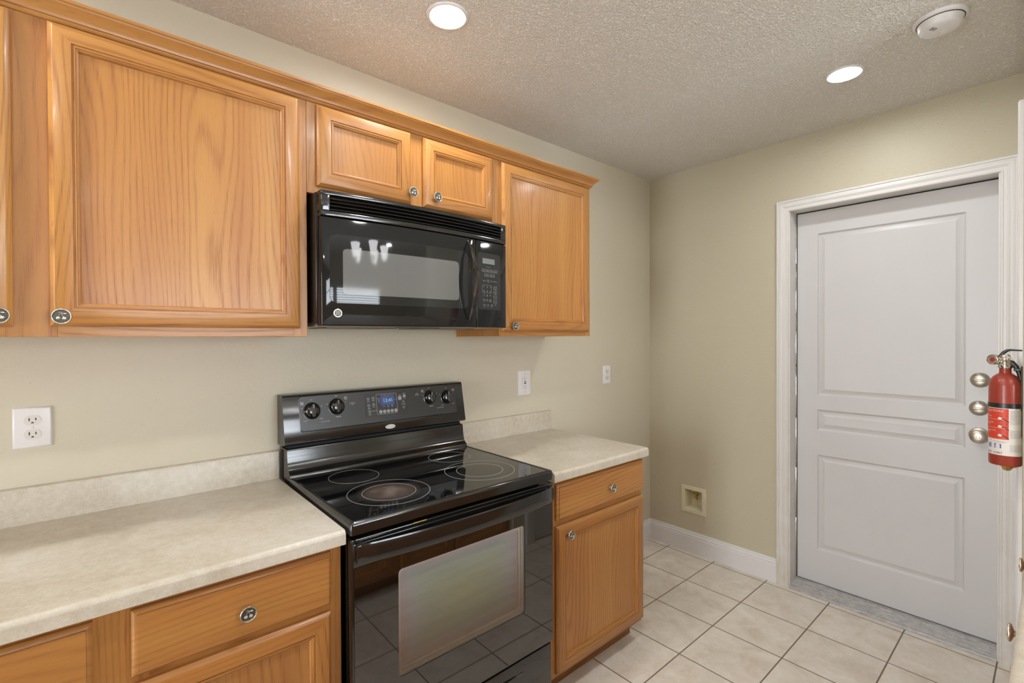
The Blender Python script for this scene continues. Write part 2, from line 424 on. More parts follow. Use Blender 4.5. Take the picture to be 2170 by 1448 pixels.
_tr = GLASS.new('ShaderNodeBsdfTransparent'); _gl = GLASS.new('ShaderNodeBsdfGlossy'); _gl.inputs['Roughness'].default_value = .02
_fr = GLASS.new('ShaderNodeFresnel'); _fr.inputs[0].default_value = 1.5; _mx = GLASS.new('ShaderNodeMixShader')
GLASS.l(_fr.outputs[0], _mx.inputs[0]); GLASS.l(_tr.outputs[0], _mx.inputs[1]); GLASS.l(_gl.outputs[0], _mx.inputs[2]); GLASS.l(_mx.outputs[0], GLASS.out.inputs[0])
GLASS = GLASS.m
def window(i, a0, a1, b0, b1, fn):
    e = bpy.data.objects.new('window_%d' % i, None); C.objects.link(e); e['kind'] = 'structure'; e['_o'] = (0, 0, 0)
    m = MB()
    for aa in ((a0, (a0+a1)/2), ((a0+a1)/2, a1)):
        for (u0, u1, w0, w1) in ((aa[0], aa[0]+.04, b0, b1), (aa[1]-.04, aa[1], b0, b1), (aa[0], aa[1], b0, b0+.04), (aa[0], aa[1], b1-.04, b1), (aa[0], aa[1], (b0+b1)/2-.02, (b0+b1)/2+.02)):
            m.poly([(u0, w0), (u1, w0), (u1, w1), (u0, w1)], -.06, -.03, fn)
    m.build('window_frame', WHITE, e)
    m = MB(); m.poly([(a0, b0), (a1, b0), (a1, b1), (a0, b1)], -.048, -.044, fn); m.build('pane', GLASS, e)
window(1, *WN1, lambda a, b, h: (a, Y0+h, b))
window(2, *WN_ADDED, lambda a, b, h: (X0+h, a, b))  # unseen glazed opening added around the aisle fill
t = thing('venetian_blind', 'white slatted blind hanging in the wide window behind the camera', 'blind', (.55, Y0-.01, .9))
m = MB(); m.box(-.58, 1.68, Y0-.028, Y0+.012, 2.05, 2.095, .003); m.build('headrail', WHITE, t)
m = MB()
for i in range(38):
    z = .88+i*.031
    m.prism([(-.011, -.006), (.011, .004), (.0112, .0052), (-.0108, -.0048)], -.57, 1.67, lambda a, p, q: (a, Y0-.008+p, z+q))
m.build('slats', WHITE, t)
# baseboards
BP = [(0, 0), (.0145, 0), (.0145, .098), (.0125, .1015), (.0105, .1020), (.0105, .1060), (.0125, .1075), (.0125, .1120), (.0075, .1180), (.0065, .1200), (.0065, .1290), (.0045, .1345), (0, .1358)]
mb = MB(); mb.prism(BP, -.8315, 0, lambda a, p, q: (XB-p, a, q)); struct('baseboard_far', mb, WHITE, smooth=24)
mb = MB(); mb.prism(BP, 1.3885, XB-.0, lambda a, p, q: (a, -p, q)); struct('baseboard_left', mb, WHITE, smooth=24)

# ------------------------------------------------------------------ entry door
def dempty(n):
    e = bpy.data.objects.new(n, None); C.objects.link(e); e['kind'] = 'structure'; e['_o'] = (0, 0, 0); return e
d1 = dempty('door_1')
CP = [(0, 0), (0, .016), (.004, .0190), (.010, .0190), (.0115, .0150), (.014, .0150), (.018, .0172), (.026, .0176), (.031, .0160), (.036, .0115), (.0375, .0115), (.041, .0092), (.050, .0088), (.0515, .0110), (.057, .0112), (.0605, .0085), (.0615, 0)]
m = MB(); m.rings(-1.7770, -.8302, 0, 2.1665, CP, lambda a, b, h: (XB-h, a, b), fill=False, openb=True)
m.add([(XB-h, -.8302-d, 0) for d, h in CP], [list(range(len(CP)))]); m.build('door_casing', WORN, d1, smooth=28)
m = MB()
m.box(XB-.002, XB+.12, -.888, -.8965, 0, 2.115); m.box(XB-.002, XB+.12, -1.7205, -1.711, 0, 2.115); m.box(XB-.002, XB+.12, -1.7205, -.888, 2.1085, 2.115)
m.build('door_jamb', WORN, d1)
XD = XB+.095; YL, YRr, ZB, ZT = -.9030, -1.7050, .036, 2.1010
P3 = [(-1.6015, -1.0016, 1.0803, 1.979), (-1.6015, -1.0016, .8865, 1.003), (-1.6000, -1.0016, .222, .7516)]
m = MB()
holes(m, YRr, YL, ZB, ZT, P3, lambda a, b: (XD, a, b))
PP = [(0, 0), (.002, -.0010), (.006, -.0075), (.011, -.0100), (.016, -.0090), (.032, -.0022), (.036, -.0010), (.038, -.0012)]
for a0, a1, b0, b1 in P3: m.rings(a0, a1, b0, b1, PP, lambda a, b, h: (XD-h, a, b))
m.add([(XD, YL, ZB), (XD, YL, ZT), (XD+.044, YL, ZT), (XD+.044, YL, ZB)], [[0, 1, 2, 3]])
m.add([(XD, YRr, ZB), (XD, YRr, ZT), (XD+.044, YRr, ZT), (XD+.044, YRr, ZB)], [[0, 1, 2, 3]])
m.add([(XD, YL, ZT), (XD, YRr, ZT), (XD+.044, YRr, ZT), (XD+.044, YL, ZT)], [[0, 1, 2, 3]])
m.add([(XD, YL, ZB), (XD, YRr, ZB), (XD+.044, YRr, ZB), (XD+.044, YL, ZB)], [[0, 1, 2, 3]])
m.add([(XD+.044, YL, ZB), (XD+.044, YL, ZT), (XD+.044, YRr, ZT), (XD+.044, YRr, ZB)], [[0, 1, 2, 3]])
m.build('door_slab', WHITE2, d1, smooth=20)
m = MB(); m.box(XD+.004, XB+.118, -1.7108, -.8967, .0335, .0355); m.box(XD+.008, XB+.118, YL+.0002, -.8967, .034, 2.10); m.box(XD+.008, XB+.118, -1.7108, YRr-.0002, .034, 2.10); m.box(XD+.008, XB+.118, -1.7108, -.8967, 2.1012, 2.1083)
m.build('weatherstrip', BLACKM, d1)
m = MB()
for k in range(7):
    z0 = .10+k*.287; m.box(XD-.012, XD-.004, -.8966, -.9010, z0, z0+.275, .001)
m.build('hinge_strip', CHROME, d1)
for i, (y, z, kind) in enumerate(((-1.6490, 1.2070, 0), (-1.6457, 1.0790, 0), (-1.6467, .9550, 1))):
    m = MB()
    if kind == 0:
        m.lathe([(0, .017), (.017, .017), (.0215, .0155), (.024, .012), (.031, .008), (.0335, .004), (.034, 0)], (XD, y, z), (-1, 0, 0), 40)
        m.build('deadbolt', NICKEL, d1)
        par = [c for c in d1.children][-1]
        m = MB(); m.box(XD-.017, XD-.034, y-.019, y+.019, z-.0045, z+.0045, .003)
        m.build('thumbturn', NICKEL, par)
    else:
        m.lathe([(0, .058), (.006, .058), (.0065, .056), (.020, .0555), (.027, .052), (.0295, .045), (.027, .037), (.018, .029), (.013, .024), (.013, .012), (.024, .009), (.034, .006), (.036, 0)], (XD, y, z), (-1, 0, 0), 40)
        kb = m.build('doorknob', NICKEL, d1)
        m = MB(); m.lathe([(0, .0605), (.0055, .0600), (.0065, .058)], (XD, y, z), (-1, 0, 0), 20); m.build('lock_button', CHROME, kb)
# threshold
m = MB(); PR = [(2.392, 0), (2.392, .006), (2.398, .011)]
for i in range(7):
    x = 2.402+i*.0105; z = .012+i*.0026; PR += [(x, z), (x+.0070, z+.0030), (x+.0080, z+.0004)]
PR += [(2.480, .031), (2.522, .0330), (2.522, 0)]
m.prism(PR, -1.7108, -.8967, lambda a, p, q: (p, a, q)); struct('trim_1', m, ALUM, smooth=20)

# second door in the stub wall (seen edge-on only)
d2 = dempty('door_2')
m = MB(); m.rings(1.664, 2.395, 0, 2.142, [(0, 0), (0, .012), (.004, .016), (.07, .016), (.082, .010), (.085, 0)], lambda a, b, h: (a, YR+h, b), fill=False, openb=True)
m.build('door_casing', WHITE, d2)
m = MB(); m.box(1.752, 2.308, YR-.0, YR+.008, .01, 2.054, .002); m.build('door_slab', WHITE2, d2)
m = MB(); m.lathe([(0, .052), (.014, .0515), (.022, .047), (.0255, .038), (.023, .029), (.012, .021), (.011, .012), (.026, .008), (.029, 0)], (1.83, YR+.008, .971), (0, 1, 0), 32)
tag(m.build('doorknob', BRASS, d2), 'brass doorknob')

# ------------------------------------------------------------------ cherry knob (one mesh, shared)
def knob_mesh():
    m = MB()
    m.lathe([(.0062, 0), (.0055, .004), (.0048, .009), (.0065, .0125), (.012, .0145), (.0172, .0165), (.0182, .0185), (.0182, .0205), (.0172, .0218), (.0160, .0218), (.0152, .0208)], (0, 0, 0), (0, -1, 0), 40, 0)
    m.lathe([(.0152, .0208), (.0147, .0200), (0, .0198)], (0, 0, 0), (0, -1, 0), 40, 1)
    m.lathe([(.0143, .0200), (.0140, .0209), (.0135, .0200)], (0, 0, 0), (0, -1, 0), 40, 0)
    m.ball((-.0052, -.0208, -.0042), .0042, (1, .6, .92)); m.ball((.0052, -.0208, -.0050), .0042, (1, .6, .92))
    m.tube([(-.0048, -.0212, -.0012), (-.0042, -.0216, .0025), (-.0012, -.0216, .0060), (.0012, -.0212, .0078)], .0006, 6)
    m.tube([(.0046, -.0212, -.0018), (.0018, -.0216, .0015), (.0012, -.0216, .0050), (.0022, -.0212, .0080)], .0006, 6)
    m.ball((.0062, -.0205, .0062), .0040, (.95, .30, .40)); m.ball((-.0018, -.0205, .0086), .0032, (1.2, .25, .30))
    return m
_kn = None
def knob(parent, x, y, z):
    global _kn
    if _kn is None:
        o = knob_mesh().build('cabinet_knob', [PEWTER, PEWD], None, smooth=40); _kn = o.data; C.objects.unlink(o); bpy.data.objects.remove(o)
    o = bpy.data.objects.new('cabinet_knob', _kn); C.objects.link(o); o.parent = parent
    f = parent['_o']; o.location = (x-f[0], y-f[1], z-f[2]); return o

DPROF = [(0, 0), (0, .0095), (.0015, .0115), (.0075, .0180), (.0095, .0190), (.0415, .0195), (.0428, .0160), (.0446, .0160), (.0458, .0182), (.0485, .0182), (.0500, .0150), (.0522, .0148), (.0545, .0125), (.0556, .0080), (.0562, .0080)]
DRPROF = [(0, 0), (0, .0100), (.0015, .0120), (.0075, .0165), (.0090, .0168), (.0098, .0195)]
def cab_door(parent, x0, x1, z0, z1, yf, kx=None, kz=None):
    m = MB(); m.rings(x0, x1, z0, z1, DPROF, lambda a, b, h: (a, yf-h, b), 0, 1, 0, fill=False)
    m.add([(x0, yf, z0), (x1, yf, z0), (x1, yf, z1), (x0, yf, z1)], [[0, 1, 2, 3]], 0)
    d = m.build('door', [OAKV, OAKH], parent, smooth=28)
    m = MB(); e = .0562; m.add([(x0+e, yf-.008, z0+e), (x1-e, yf-.008, z0+e), (x1-e, yf-.008, z1-e), (x0+e, yf-.008, z1-e)], [[0, 1, 2, 3]])
    m.build('door_panel', OAKP, d)
    if kx is not None: knob(d, kx, yf-.0195, kz)
    return d
def drawer(parent, x0, x1, z0, z1, yf, kx=None, kz=None):
    m = MB(); m.rings(x0, x1, z0, z1, DRPROF, lambda a, b, h: (a, yf-h, b), 0, 0, 0)
    m.add([(x0, yf, z0), (x1, yf, z0), (x1, yf, z1), (x0, yf, z1)], [[0, 1, 2, 3]], 0)
    d = m.build('drawer', OAKH, parent, smooth=28)
    if kx is not None: knob(d, kx, yf-.0195, kz)
    return d
def cabinet(name, label, x0, x1, z0, z1, yb, yf, stiles, rails, toe=0):
    """face frame at yf (front), carcass behind; stiles/rails are centre lines or edge strips"""
    t = thing(name, label, 'cabinet', ((x0+x1)/2, (yb+yf)/2, 0 if toe else z0))
    s = 1 if yf < yb else -1
    m = MB(); ft = .019; yi = yf+s*ft
    m.box(x0, x0+.012, yb, yi, z0, z1); m.box(x1-.012, x1, yb, yi, z0, z1)
    m.box(x0+.012, x1-.012, yb, yi, z0+.010, z0+.022); m.box(x0+.012, x1-.012, yb, yi, z1-.012, z1); m.box(x0+.012, x1-.012, yb, yb-s*.006, z0+.022, z1-.012)
    m.build('cabinet_box', OAKV, t)
    m = MB()
    for a, b in stiles: m.box(a, b, yf, yi, z0, z1, .0008, 1, 0)
    sx = sorted(stiles)
    for i in range(len(sx)-1):
        for a, b in rails: m.box(sx[i][1], sx[i+1][0], yf+s*.0003, yi, a, b, .0005, 1, 1)
    m.build('face_frame', [OAKV, OAKH], t, smooth=30)
    if toe:
        m = MB(); m.box(x0+.002, x1-.002, yf+s*.062, yf+s*.075, 0, z0); m.box(x1-.014, x1-.002, yb, yf+s*.075, 0, z0); m.box(x0+.002, x0+.014, yb, yf+s*.075, 0, z0)
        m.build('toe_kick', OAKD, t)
    return t
# upper cabinets
ZC, ZU, YF = 1.415, 2.172, -.3205
t = cabinet('upper_cabinet', 'wide two-door oak upper cabinet to the left of the microwave', -1.2660, -.0106, ZC, ZU, -.0005, YF, [(-1.266, -1.225), (-.670, -.585), (-.052, -.0106)], [(ZC, ZC+.036), (ZU-.036, ZU)])
cab_door(t, -1.2245, -.6570, 1.4400, 2.1565, YF, -.6765, 1.4628)
cab_door(t, -.5965, -.0350, 1.4405, 2.1565, YF, -.5765, 1.4632)
t = cabinet('upper_cabinet', 'short two-door oak upper cabinet above the microwave', -.0100, .7735, 1.8730, ZU, -.0005, YF, [(-.010, .030), (.345, .415), (.730, .7735)], [(1.873, 1.905), (ZU-.036, ZU)])
cab_door(t, .0190, .3540, 1.8975, 2.1565, YF, .3495, 1.9345)
cab_door(t, .4045, .7340, 1.8975, 2.1560, YF, .4520, 1.9360)
t = cabinet('upper_cabinet', 'single-door oak upper cabinet at the right end of the row', .7742, 1.3715, ZC, ZU, -.0005, YF, [(.7742, .815), (1.332, 1.3715)], [(ZC, ZC+.036), (ZU-.036, ZU)])
cab_door(t, .7850, 1.3500, 1.4365, 2.1560, YF, .8370, 1.4590)
# crown moulding along the cabinet tops
CR = [(0, 2.1615), (.003, 2.1615), (.006, 2.1640), (.008, 2.1690), (.012, 2.1705), (.013, 2.1740), (.0150, 2.1800), (.0210, 2.1870), (.0290, 2.1935), (.0320, 2.1955), (.0335, 2.1990), (.0365, 2.2005), (.0370, 2.2080), (0, 2.2080)]
m = MB(); n = len(CR); vs = []
for kx in (0, 1, 2):
    for p, z in CR:
        vs.append([(-1.30, YF-p-.0001, z), (1.3717+p, YF-p-.0001, z), (1.3717+p, -.001, z)][kx])
m.add(vs, [[k*n+j, k*n+(j+1) % n, (k+1)*n+(j+1) % n, (k+1)*n+j] for k in (0, 1) for j in range(n)]+[list(range(n)), [2*n+j for j in range(n)]])
tag(center(m.build('crown_molding', OAKH, None, smooth=30)), 'oak crown molding running along the tops of the upper cabinets', 'molding')

# base cabinets
YB = -.610; ZK = .090; ZTOP = .8600
t = cabinet('base_cabinet', 'oak base cabinet under the long countertop left of the range', -1.3200, -.0210, ZK, ZTOP, -.0005, YB, [(-1.32, -1.28), (-.560, -.435), (-.072, -.0210)], [(ZK, ZK+.036), (.675, .715), (ZTOP-.028, ZTOP)], toe=1)
drawer(t, -1.2600, -.5255, .7050, .8435, YB, -.893, .7660)
cab_door(t, -1.2600, -.5255, .1080, .6850, YB, -.575, .640)
drawer(t, -.4655, -.0510, .7035, .8430, YB, -.2530, .7665)
cab_door(t, -.4655, -.0525, .1080, .6855, YB, -.420, .640)
t = cabinet('base_cabinet', 'narrow oak base cabinet under the short countertop right of the range', .7855, 1.3875, ZK, ZTOP, -.0005, YB, [(.7855, .830), (1.345, 1.3875)], [(ZK, ZK+.036), (.668, .712), (ZTOP-.028, ZTOP)], toe=1)
drawer(t, .8090, 1.3845, .7020, .8425, YB, 1.1305, .7685)
cab_door(t, .8085, 1.3845, .1080, .6790, YB, .8660, .6425)
# countertops
def counter(x0, x1, label, y0=-.0005, y1=-.6437, s=1, splash=True, z1=.8983):
    t = thing('countertop', label, 'countertop', ((x0+x1)/2, (y0+y1)/2, .8610))
    pr = [(y0, .8610), (y1, .8610), (y1-0*s, z1-.013)]
    for i in range(7):
        a = PI/2*i/6; pr.append((y1+s*(.012-.012*math.cos(a)), z1-.012+.012*math.sin(a)))
    pr.append((y0, z1))
    m = MB(); m.prism(pr, x0, x1, lambda a, p, q: (a, p, q)); m.build('worktop', LAM, t, smooth=40)
    if splash:
        pr = [(y0, z1+.0003), (-.0195, z1+.0003), (-.0195, .993), (-.0175, .998), (-.013, 1.0002), (y0, 1.0002)]
        m = MB(); m.prism(pr, x0, x1, lambda a, p, q: (a, p, q)); m.build('backsplash', LAM, t, smooth=40)
counter(-1.3300, -.0197, 'long beige speckled laminate countertop left of the black range')
counter(.7768, 1.3999, 'short beige speckled laminate countertop between the range and the bare wall')
# peninsula the photographer leans over
t = cabinet('base_cabinet', 'oak peninsula base cabinet facing the range from across the aisle', -1.30, 1.550, ZK, ZTOP, -2.46, -1.8565, [(-1.30, -1.26), (-.60, -.54), (.03, .09), (.70, .76), (1.09, 1.13), (1.51, 1.55)], [(ZK, ZK+.036), (.675, .715), (ZTOP-.028, ZTOP)])
def opp(parent, x0, x1, z0, z1, kx, kz, dr):
    yf = -1.8565; m = MB()
    m.rings(x0, x1, z0, z1, DRPROF if dr else DPROF, lambda a, b, h: (a, yf+h, b), 0, 0 if dr else 1, 0)
    d = m.build('drawer' if dr else 'door', OAKH if dr else [OAKV, OAKH], parent, smooth=28)
    k = knob(d, kx, yf+.0195, kz); k.rotation_euler = (0, 0, PI)
for x0, x1, kx in ((-1.27, -.59, -.64), (-.55, .04, -.50), (.08, .71, .13), (.75, 1.10, 1.02), (1.12, 1.52, 1.182)):
    kz = {1.02: .652, 1.182: .636}.get(kx, .64)
    opp(t, x0, x1, .108, .685, kx, kz, False)
    opp(t, x0, x1, .703, .843, 1.37 if x1 == 1.52 else (x0+x1)/2, .787, True)
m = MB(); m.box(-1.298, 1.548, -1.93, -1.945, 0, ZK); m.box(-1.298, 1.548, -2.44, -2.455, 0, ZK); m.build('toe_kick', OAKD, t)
counter(-1.32, 1.556, 'beige laminate peninsula countertop at the lower right edge of the photo', -2.50, -1.8365, -1, False, .8983)

# ------------------------------------------------------------------ range
rg = thing('electric_range', 'black freestanding electric range with glass cooktop between the two countertops', 'range', (.37, -.33, 0))
RX0, RX1 = -.0125, .7530
m = MB(); m.box(.002, .7405, -.012, -.600, .045, .885, .003)
for x in (.03, .71):
    for y in (-.06, -.55): m.lathe([(0, 0), (.016, 0), (.016, .01), (.008, .012), (.008, .048)], (x, y, 0), (0, 0, 1), 14)
m.build('range_body', BLACKS, rg)
# cooktop frame: outer rim
m = MB(); ro_ = .016
FP = [(0, .884), (0, .908), (.0012, .9145), (.005, .9185), (.010, .9195), (.0140, .9185), (.0150, .9168)]
vs = []
def rimring(d, z):
    return [(x, y, z) for x, y in rrect(RX0+d, RX1-d, -.6600+d, -.1120-d*.2, max(.008-d*.3, .003), 4)]
for d, z in FP: vs += rimring(d, z)
k = len(rimring(0, 0))
m.add(vs, [[i*k+j, i*k+(j+1) % k, (i+1)*k+(j+1) % k, (i+1)*k+j] for i in range(len(FP)-1) for j in range(k)]+[list(range(k))])
m.build('cooktop_frame', BLACK, rg, smooth=40)
def glasstop():
    n = NT('black_ceramic_glass'); v = n.pos(); x, y, z = n.sep(v)
    dx = n.math('SUBTRACT', x, .187); dy = n.math('SUBTRACT', y, -.478)
    r = n.math('SQRT', n.math('ADD', n.math('MULTIPLY', dx, dx), n.math('MULTIPLY', dy, dy)))
    nz = n.noise(v, 520, 4, .7); n2 = n.noise(v, 26, 3, .6)
    inn = n.ramp(r, [(.0, (1, 1, 1)), (.04, (.75, .75, .75)), (.078, (.35, .35, .35)), (.105, (0, 0, 0))])
    k = n.math('MULTIPLY', n.math('MULTIPLY', inn, n.math('MULTIPLY_ADD', nz, 2.4, -.75, clamp=True)), n.math('MULTIPLY_ADD', n2, 1.3, .1), clamp=True)
    n.set(color=n.mix(k, srgb(14, 14, 15), srgb(176, 152, 136)), rough=n.math('MULTIPLY_ADD', k, .45, .03), ior=1.75); return n.m
m = MB(); m.poly(rrect(RX0+.0145, RX1-.0145, -.6455, -.1142, .006), .905, .9172, lambda a, b, h: (a, b, h))
gt = m.build('glass_cooktop', glasstop(), rg, smooth=30)
RINGM = flat('pale_burner_ring', srgb(150, 150, 148), .35)
for nm, cx, cy, rr in (('b', .1875, -.4785, (.1288, .0838)), ('b', .171, -.239, (.0855,)), ('b', .577, -.2345, (.0850,)), ('b', .554, -.4725, (.1292, .0858))):
    m = MB()
    for r in rr: m.lathe([(r-.0009, 0), (r-.0008, .0003), (r+.0008, .0003), (r+.0009, 0)], (cx, cy, .9172), (0, 0, 1), 72)
    m.build('burner_ring', RINGM, gt)
# backguard
GP = [(-.003, 1.022), (-.003, 1.198), (-.008, 1.2030), (-.050, 1.2040), (-.0585, 1.2015), (-.0620, 1.1950), (-.0930, 1.0350), (-.0920, 1.0300), (-.0880, 1.0280), (-.055, 1.0260), (-.055, 1.022)]
m = MB(); m.prism(GP, -.0185, .7600, lambda a, p, q: (a, p, q)); bg = m.build('backguard', BLACK, rg, smooth=35)
m = MB(); m.prism([(-.004, .93), (-.004, 1.022), (-.070, 1.022), (-.070, .93)], -.004, .745, lambda a, p, q: (a, p, q)); m.build('backguard_support', BLACKM, rg)
RP = [(-.006, .900), (-.006, 1.013), (-.0860, 1.0130), (-.0905, 1.0115), (-.0920, 1.0070), (-.0935, .985), (-.0970, .962), (-.1040, .944), (-.1130, .934), (-.1215, .9285), (-.1240, .9262), (-.1240, .900)]
m = MB(); m.prism(RP, -.0110, .7450, lambda a, p, q: (a, p, q)); m.build('cooktop_riser', BLACK, rg, smooth=50)
def gp(a, b, h=0):
    """point on the slanted backguard face: a=x, b=z, h outward"""
    y = -.0620+(1.195-b)/.160*(-.0310)
    return (a, y-h*.98, b+h*.19)
m = MB()
pp = rrect(.036, .7180, 1.0680, 1.1960, .010)
pp2 = rrect(.0385, .7155, 1.0705, 1.1935, .009)
k = len(pp)
m.add([gp(a, b, .0001) for a, b in pp]+[gp(a, b, .0030) for a, b in pp2], [[j, (j+1) % k, k+(j+1) % k, k+j] for j in range(k)]+[[k+j for j in range(k)]])
cp = m.build('control_panel', PEB, bg, smooth=30)
gq = lambda a, b, h=0: gp(a, b, .0031+h)
m = MB(); m.poly(rrect(.2870, .4720, 1.0925, 1.1830, .006), 0, .0012, gq); dp = m.build('control_pad', BLACKS, cp)
gr = lambda a, b, h=0: gp(a, b, .0045+h)
m = MB(); m.poly(rrect(.3520, .4130, 1.1340, 1.1700, .003), -.0001, .0003, gr); m.build('clock_display', BLUE, dp)
m = MB(); m.text('12:41', .0200, .3835, 1.1520, lambda a, b: gr(a, b, .0006)); m.build('clock_digits', GREEN, dp)
m = MB(); outline(m, rrect(.3330, .4240, 1.0990, 1.1800, .006), .0016, .0003, gr); m.build('display_outline', GREYT, dp)
btn = flat('pale_grey_button', srgb(158, 157, 154), .45); btd = flat('dim_grey_button', srgb(108, 107, 105), .45)
def disc(m, a, b, r, h, mi=0): m.poly([(a+r*math.cos(2*PI*i/20), b+r*math.sin(2*PI*i/20)) for i in range(20)], -.0002, h, gr, mi)
for i, (a, b, r) in enumerate([(.3485+.0166*j, 1.1095, .0070) for j in range(5)]+[(.4380, 1.1570, .0088), (.4590, 1.1640, .0066)]):
    m = MB(); disc(m, a, b, r, .0009); m.build('button', btn, dp)
for a, b in ((.2995, 1.1640), (.3205, 1.1655), (.3000, 1.1390), (.3210, 1.1410), (.3015, 1.1150)):
    m = MB(); disc(m, a, b, .0066, .0009); m.build('button', btd, dp)
m = MB()
m.poly([(.4445, 1.1370), (.4605, 1.1370), (.4525, 1.1490)], 0, .0008, gr); m.build('up_arrow', btd, dp)
m = MB(); m.poly([(.4445, 1.1225), (.4525, 1.1105), (.4605, 1.1225)], 0, .0008, gr); m.build('down_arrow', btd, dp)
m = MB(); tt = lambda s, z, a, b: m.text(s, z, a, b, lambda u, v: gr(u, v, .0011))
tt('BROIL', .0042, .2995, 1.1540); tt('BAKE', .0042, .3205, 1.1555); tt('KEEP', .0036, .3000, 1.1290); tt('WARM', .0036, .3000, 1.1255); tt('LIGHT', .0040, .3210, 1.1310)
tt('AUTO', .0036, .3015, 1.1055); tt('CLEAN', .0036, .3015, 1.1015); tt('EASY TEMP', .0040, .3215, 1.1155)
tt('PREHEAT', .0030, .3425, 1.1620); tt('BAKE', .0030, .3440, 1.1570); tt('BROIL', .0030, .3440, 1.1520); tt('ON', .0030, .3440, 1.1470)
for j, s in enumerate(('BAKE', 'BROIL', 'CLEAN', 'WARM', 'ON')): tt(s, .0032, .3590+.0125*j, 1.1735)
tt('TIMER', .0034, .3640, 1.1295); tt('COOK', .0034, .3820, 1.1300); tt('TIME', .0034, .3820, 1.1260); tt('START', .0034, .4000, 1.1305); tt('TIME', .0034, .4000, 1.1265)
tt('START', .0042, .4380, 1.1690); tt('CANCEL', .0040, .4590, 1.1740); tt('OFF', .0040, .4600, 1.1530); tt('TEMP/TIME', .0042, .4525, 1.1300); tt('LOCK', .0030, .4180, 1.1520)
m.build('printed_marks', LABELT, dp)
m = MB(); gs = lambda u, v: gp(u, v, .0037)
for (kx, kz, s) in ((.0805, 1.1405, 1), (.1725, 1.1475, 0), (.5820, 1.1480, 0), (.6690, 1.1420, 1)):
    m.text('OFF', .0050, kx, kz+.0395, gs)
    m.text('HI', .0045, kx+.0355, kz+.014, gs); m.text('LO', .0045, kx-.0355, kz+.012, gs)
    if s: 
        m.text('SINGLE', .0045, kx-.026, kz-.0345, gs); m.text('DUAL', .0050, kx+.032, kz-.031, gs); m.text('PUSH TO TURN', .0046, kx+(.046 if kx < .3 else -.040), kz-.0435, gs)
    else: m.text('MEDIUM', .0052, kx+.004, kz-.0385, gs)
    sx = kx+(-.037 if kx < .1 or .5 < kx < .6 else .034)
    for ii in range(2):
        for jj in range(2):
            outline(m, rrect(sx+ii*.006-.0024, sx+ii*.006+.0024, kz+.026+jj*.006-.0024, kz+.026+jj*.006+.0024, .0006, 1), .0008, .0001, lambda a, b, h: gp(a, b, .0036))
m.text('SURFACE', .0052, .2350, 1.1550, gs); m.text('ON', .0050, .2350, 1.1490, gs); m.text('HOT', .0050, .5210, 1.1690, gs); m.text('SURFACE', .0052, .5210, 1.1630, gs)
m.build('printed_marks', LABELT, cp)
LAMPR = flat('dim_red_lamp', srgb(90, 30, 24), .3)
for a, b in ((.2350, 1.1420), (.5210, 1.1560)):
    m = MB(); m.poly([(a+.0022*math.cos(2*PI*i/12), b+.0022*math.sin(2*PI*i/12)) for i in range(12)], .003, .0045, gp)
    m.build('indicator_light', LAMPR, cp)
nrm = Vector((0, -.98, .19)).normalized(); tng = Vector((0, .19, .98)).normalized()
for kx, kz in ((.0805, 1.1405), (.1725, 1.1475), (.5820, 1.1480), (.6690, 1.1420)):
    o0 = Vector(gp(kx, kz, .003)); m = MB()
    m.lathe([(.0315, 0), (.0315, .0007), (.0290, .0010), (.0280, .002), (.0272, .004), (.0262, .010), (.0225, .0155), (.016, .0185), (.008, .0198), (0, .0200)], o0, nrm, 44)
    kb = m.build('control_knob', BLACK, cp, smooth=45)
    m = MB(); gpts = []
    P = lambda a, b, h: tuple(o0+Vector((1, 0, 0))*a+tng*b+nrm*h)
    m.poly([(-.0055, -.024), (.0055, -.024), (.0062, 0), (.0055, .024), (-.0055, .024), (-.0062, 0)], .006, .0245, P)
    g1 = m.build('knob_grip', BLACK, kb, smooth=30)
    md = g1.modifiers.new('bevel', 'BEVEL'); md.width = .0018; md.segments = 3
    m = MB(); m.poly([(-.0006, .008), (.0006, .008), (.0006, .022), (-.0006, .022)], .0243, .0249, P); m.build('pointer_line', LABELT, kb)
# oval badge
m = MB(); b0 = Vector(gp(.3870, 1.0470, 0))
ell = [(.3870+.0225*math.cos(2*PI*i/40), 1.0470+.0090*math.sin(2*PI*i/40)) for i in range(40)]
ell2 = [(.3870+.0205*math.cos(2*PI*i/40), 1.0470+.0078*math.sin(2*PI*i/40)) for i in range(40)]
m.add([gp(a, b, 0) for a, b in ell]+[gp(a, b, .0018) for a, b in ell2], [[j, (j+1) % 40, 40+(j+1) % 40, 40+j] for j in range(40)]+[[40+j for j in range(40)]])
bd = m.build('oval_badge', speck('silver_badge', srgb(206, 204, 198), .35, .5, .03, 90), bg)
m = MB(); m.text('Whirlpool', .0088, .3870, 1.0472, lambda u, v: gp(u, v, .0020)); m.build('badge_lettering', flat('badge_print', srgb(110, 108, 104), .5), bd)
# oven door: outer sheet with window opening, reveal, inner pane
DX0, DX1, DZ0, DZ1, DY = -.0105, .7515, .2872, .8720, -.6600
WX0, WX1, WZ0, WZ1 = .1240, .6085, .4440, .7520
m = MB()
m.box(DX0, DX1, -.612, -.625, DZ0, DZ1-.002, .002)                       # liner
for (a, b, c, d) in ((DX0, DX0+.010, DZ0, DZ1), (DX1-.010, DX1, DZ0, DZ1), (DX0+.010, DX1-.010, DZ0, DZ0+.010), (DX0+.010, DX1-.010, DZ1-.012, DZ1)):
    m.box(a, b, -.622, -.6585, c, d, .0025)
od = m.build('oven_door', BLACK, rg, smooth=40)
m = MB()
wp = rrect(WX0, WX1, WZ0, WZ1, .012, 4)[::-1]; k = len(wp)
ox = rrect(DX0+.006, DX1-.006, DZ0+.006, .7960, .003, 4)[::-1]
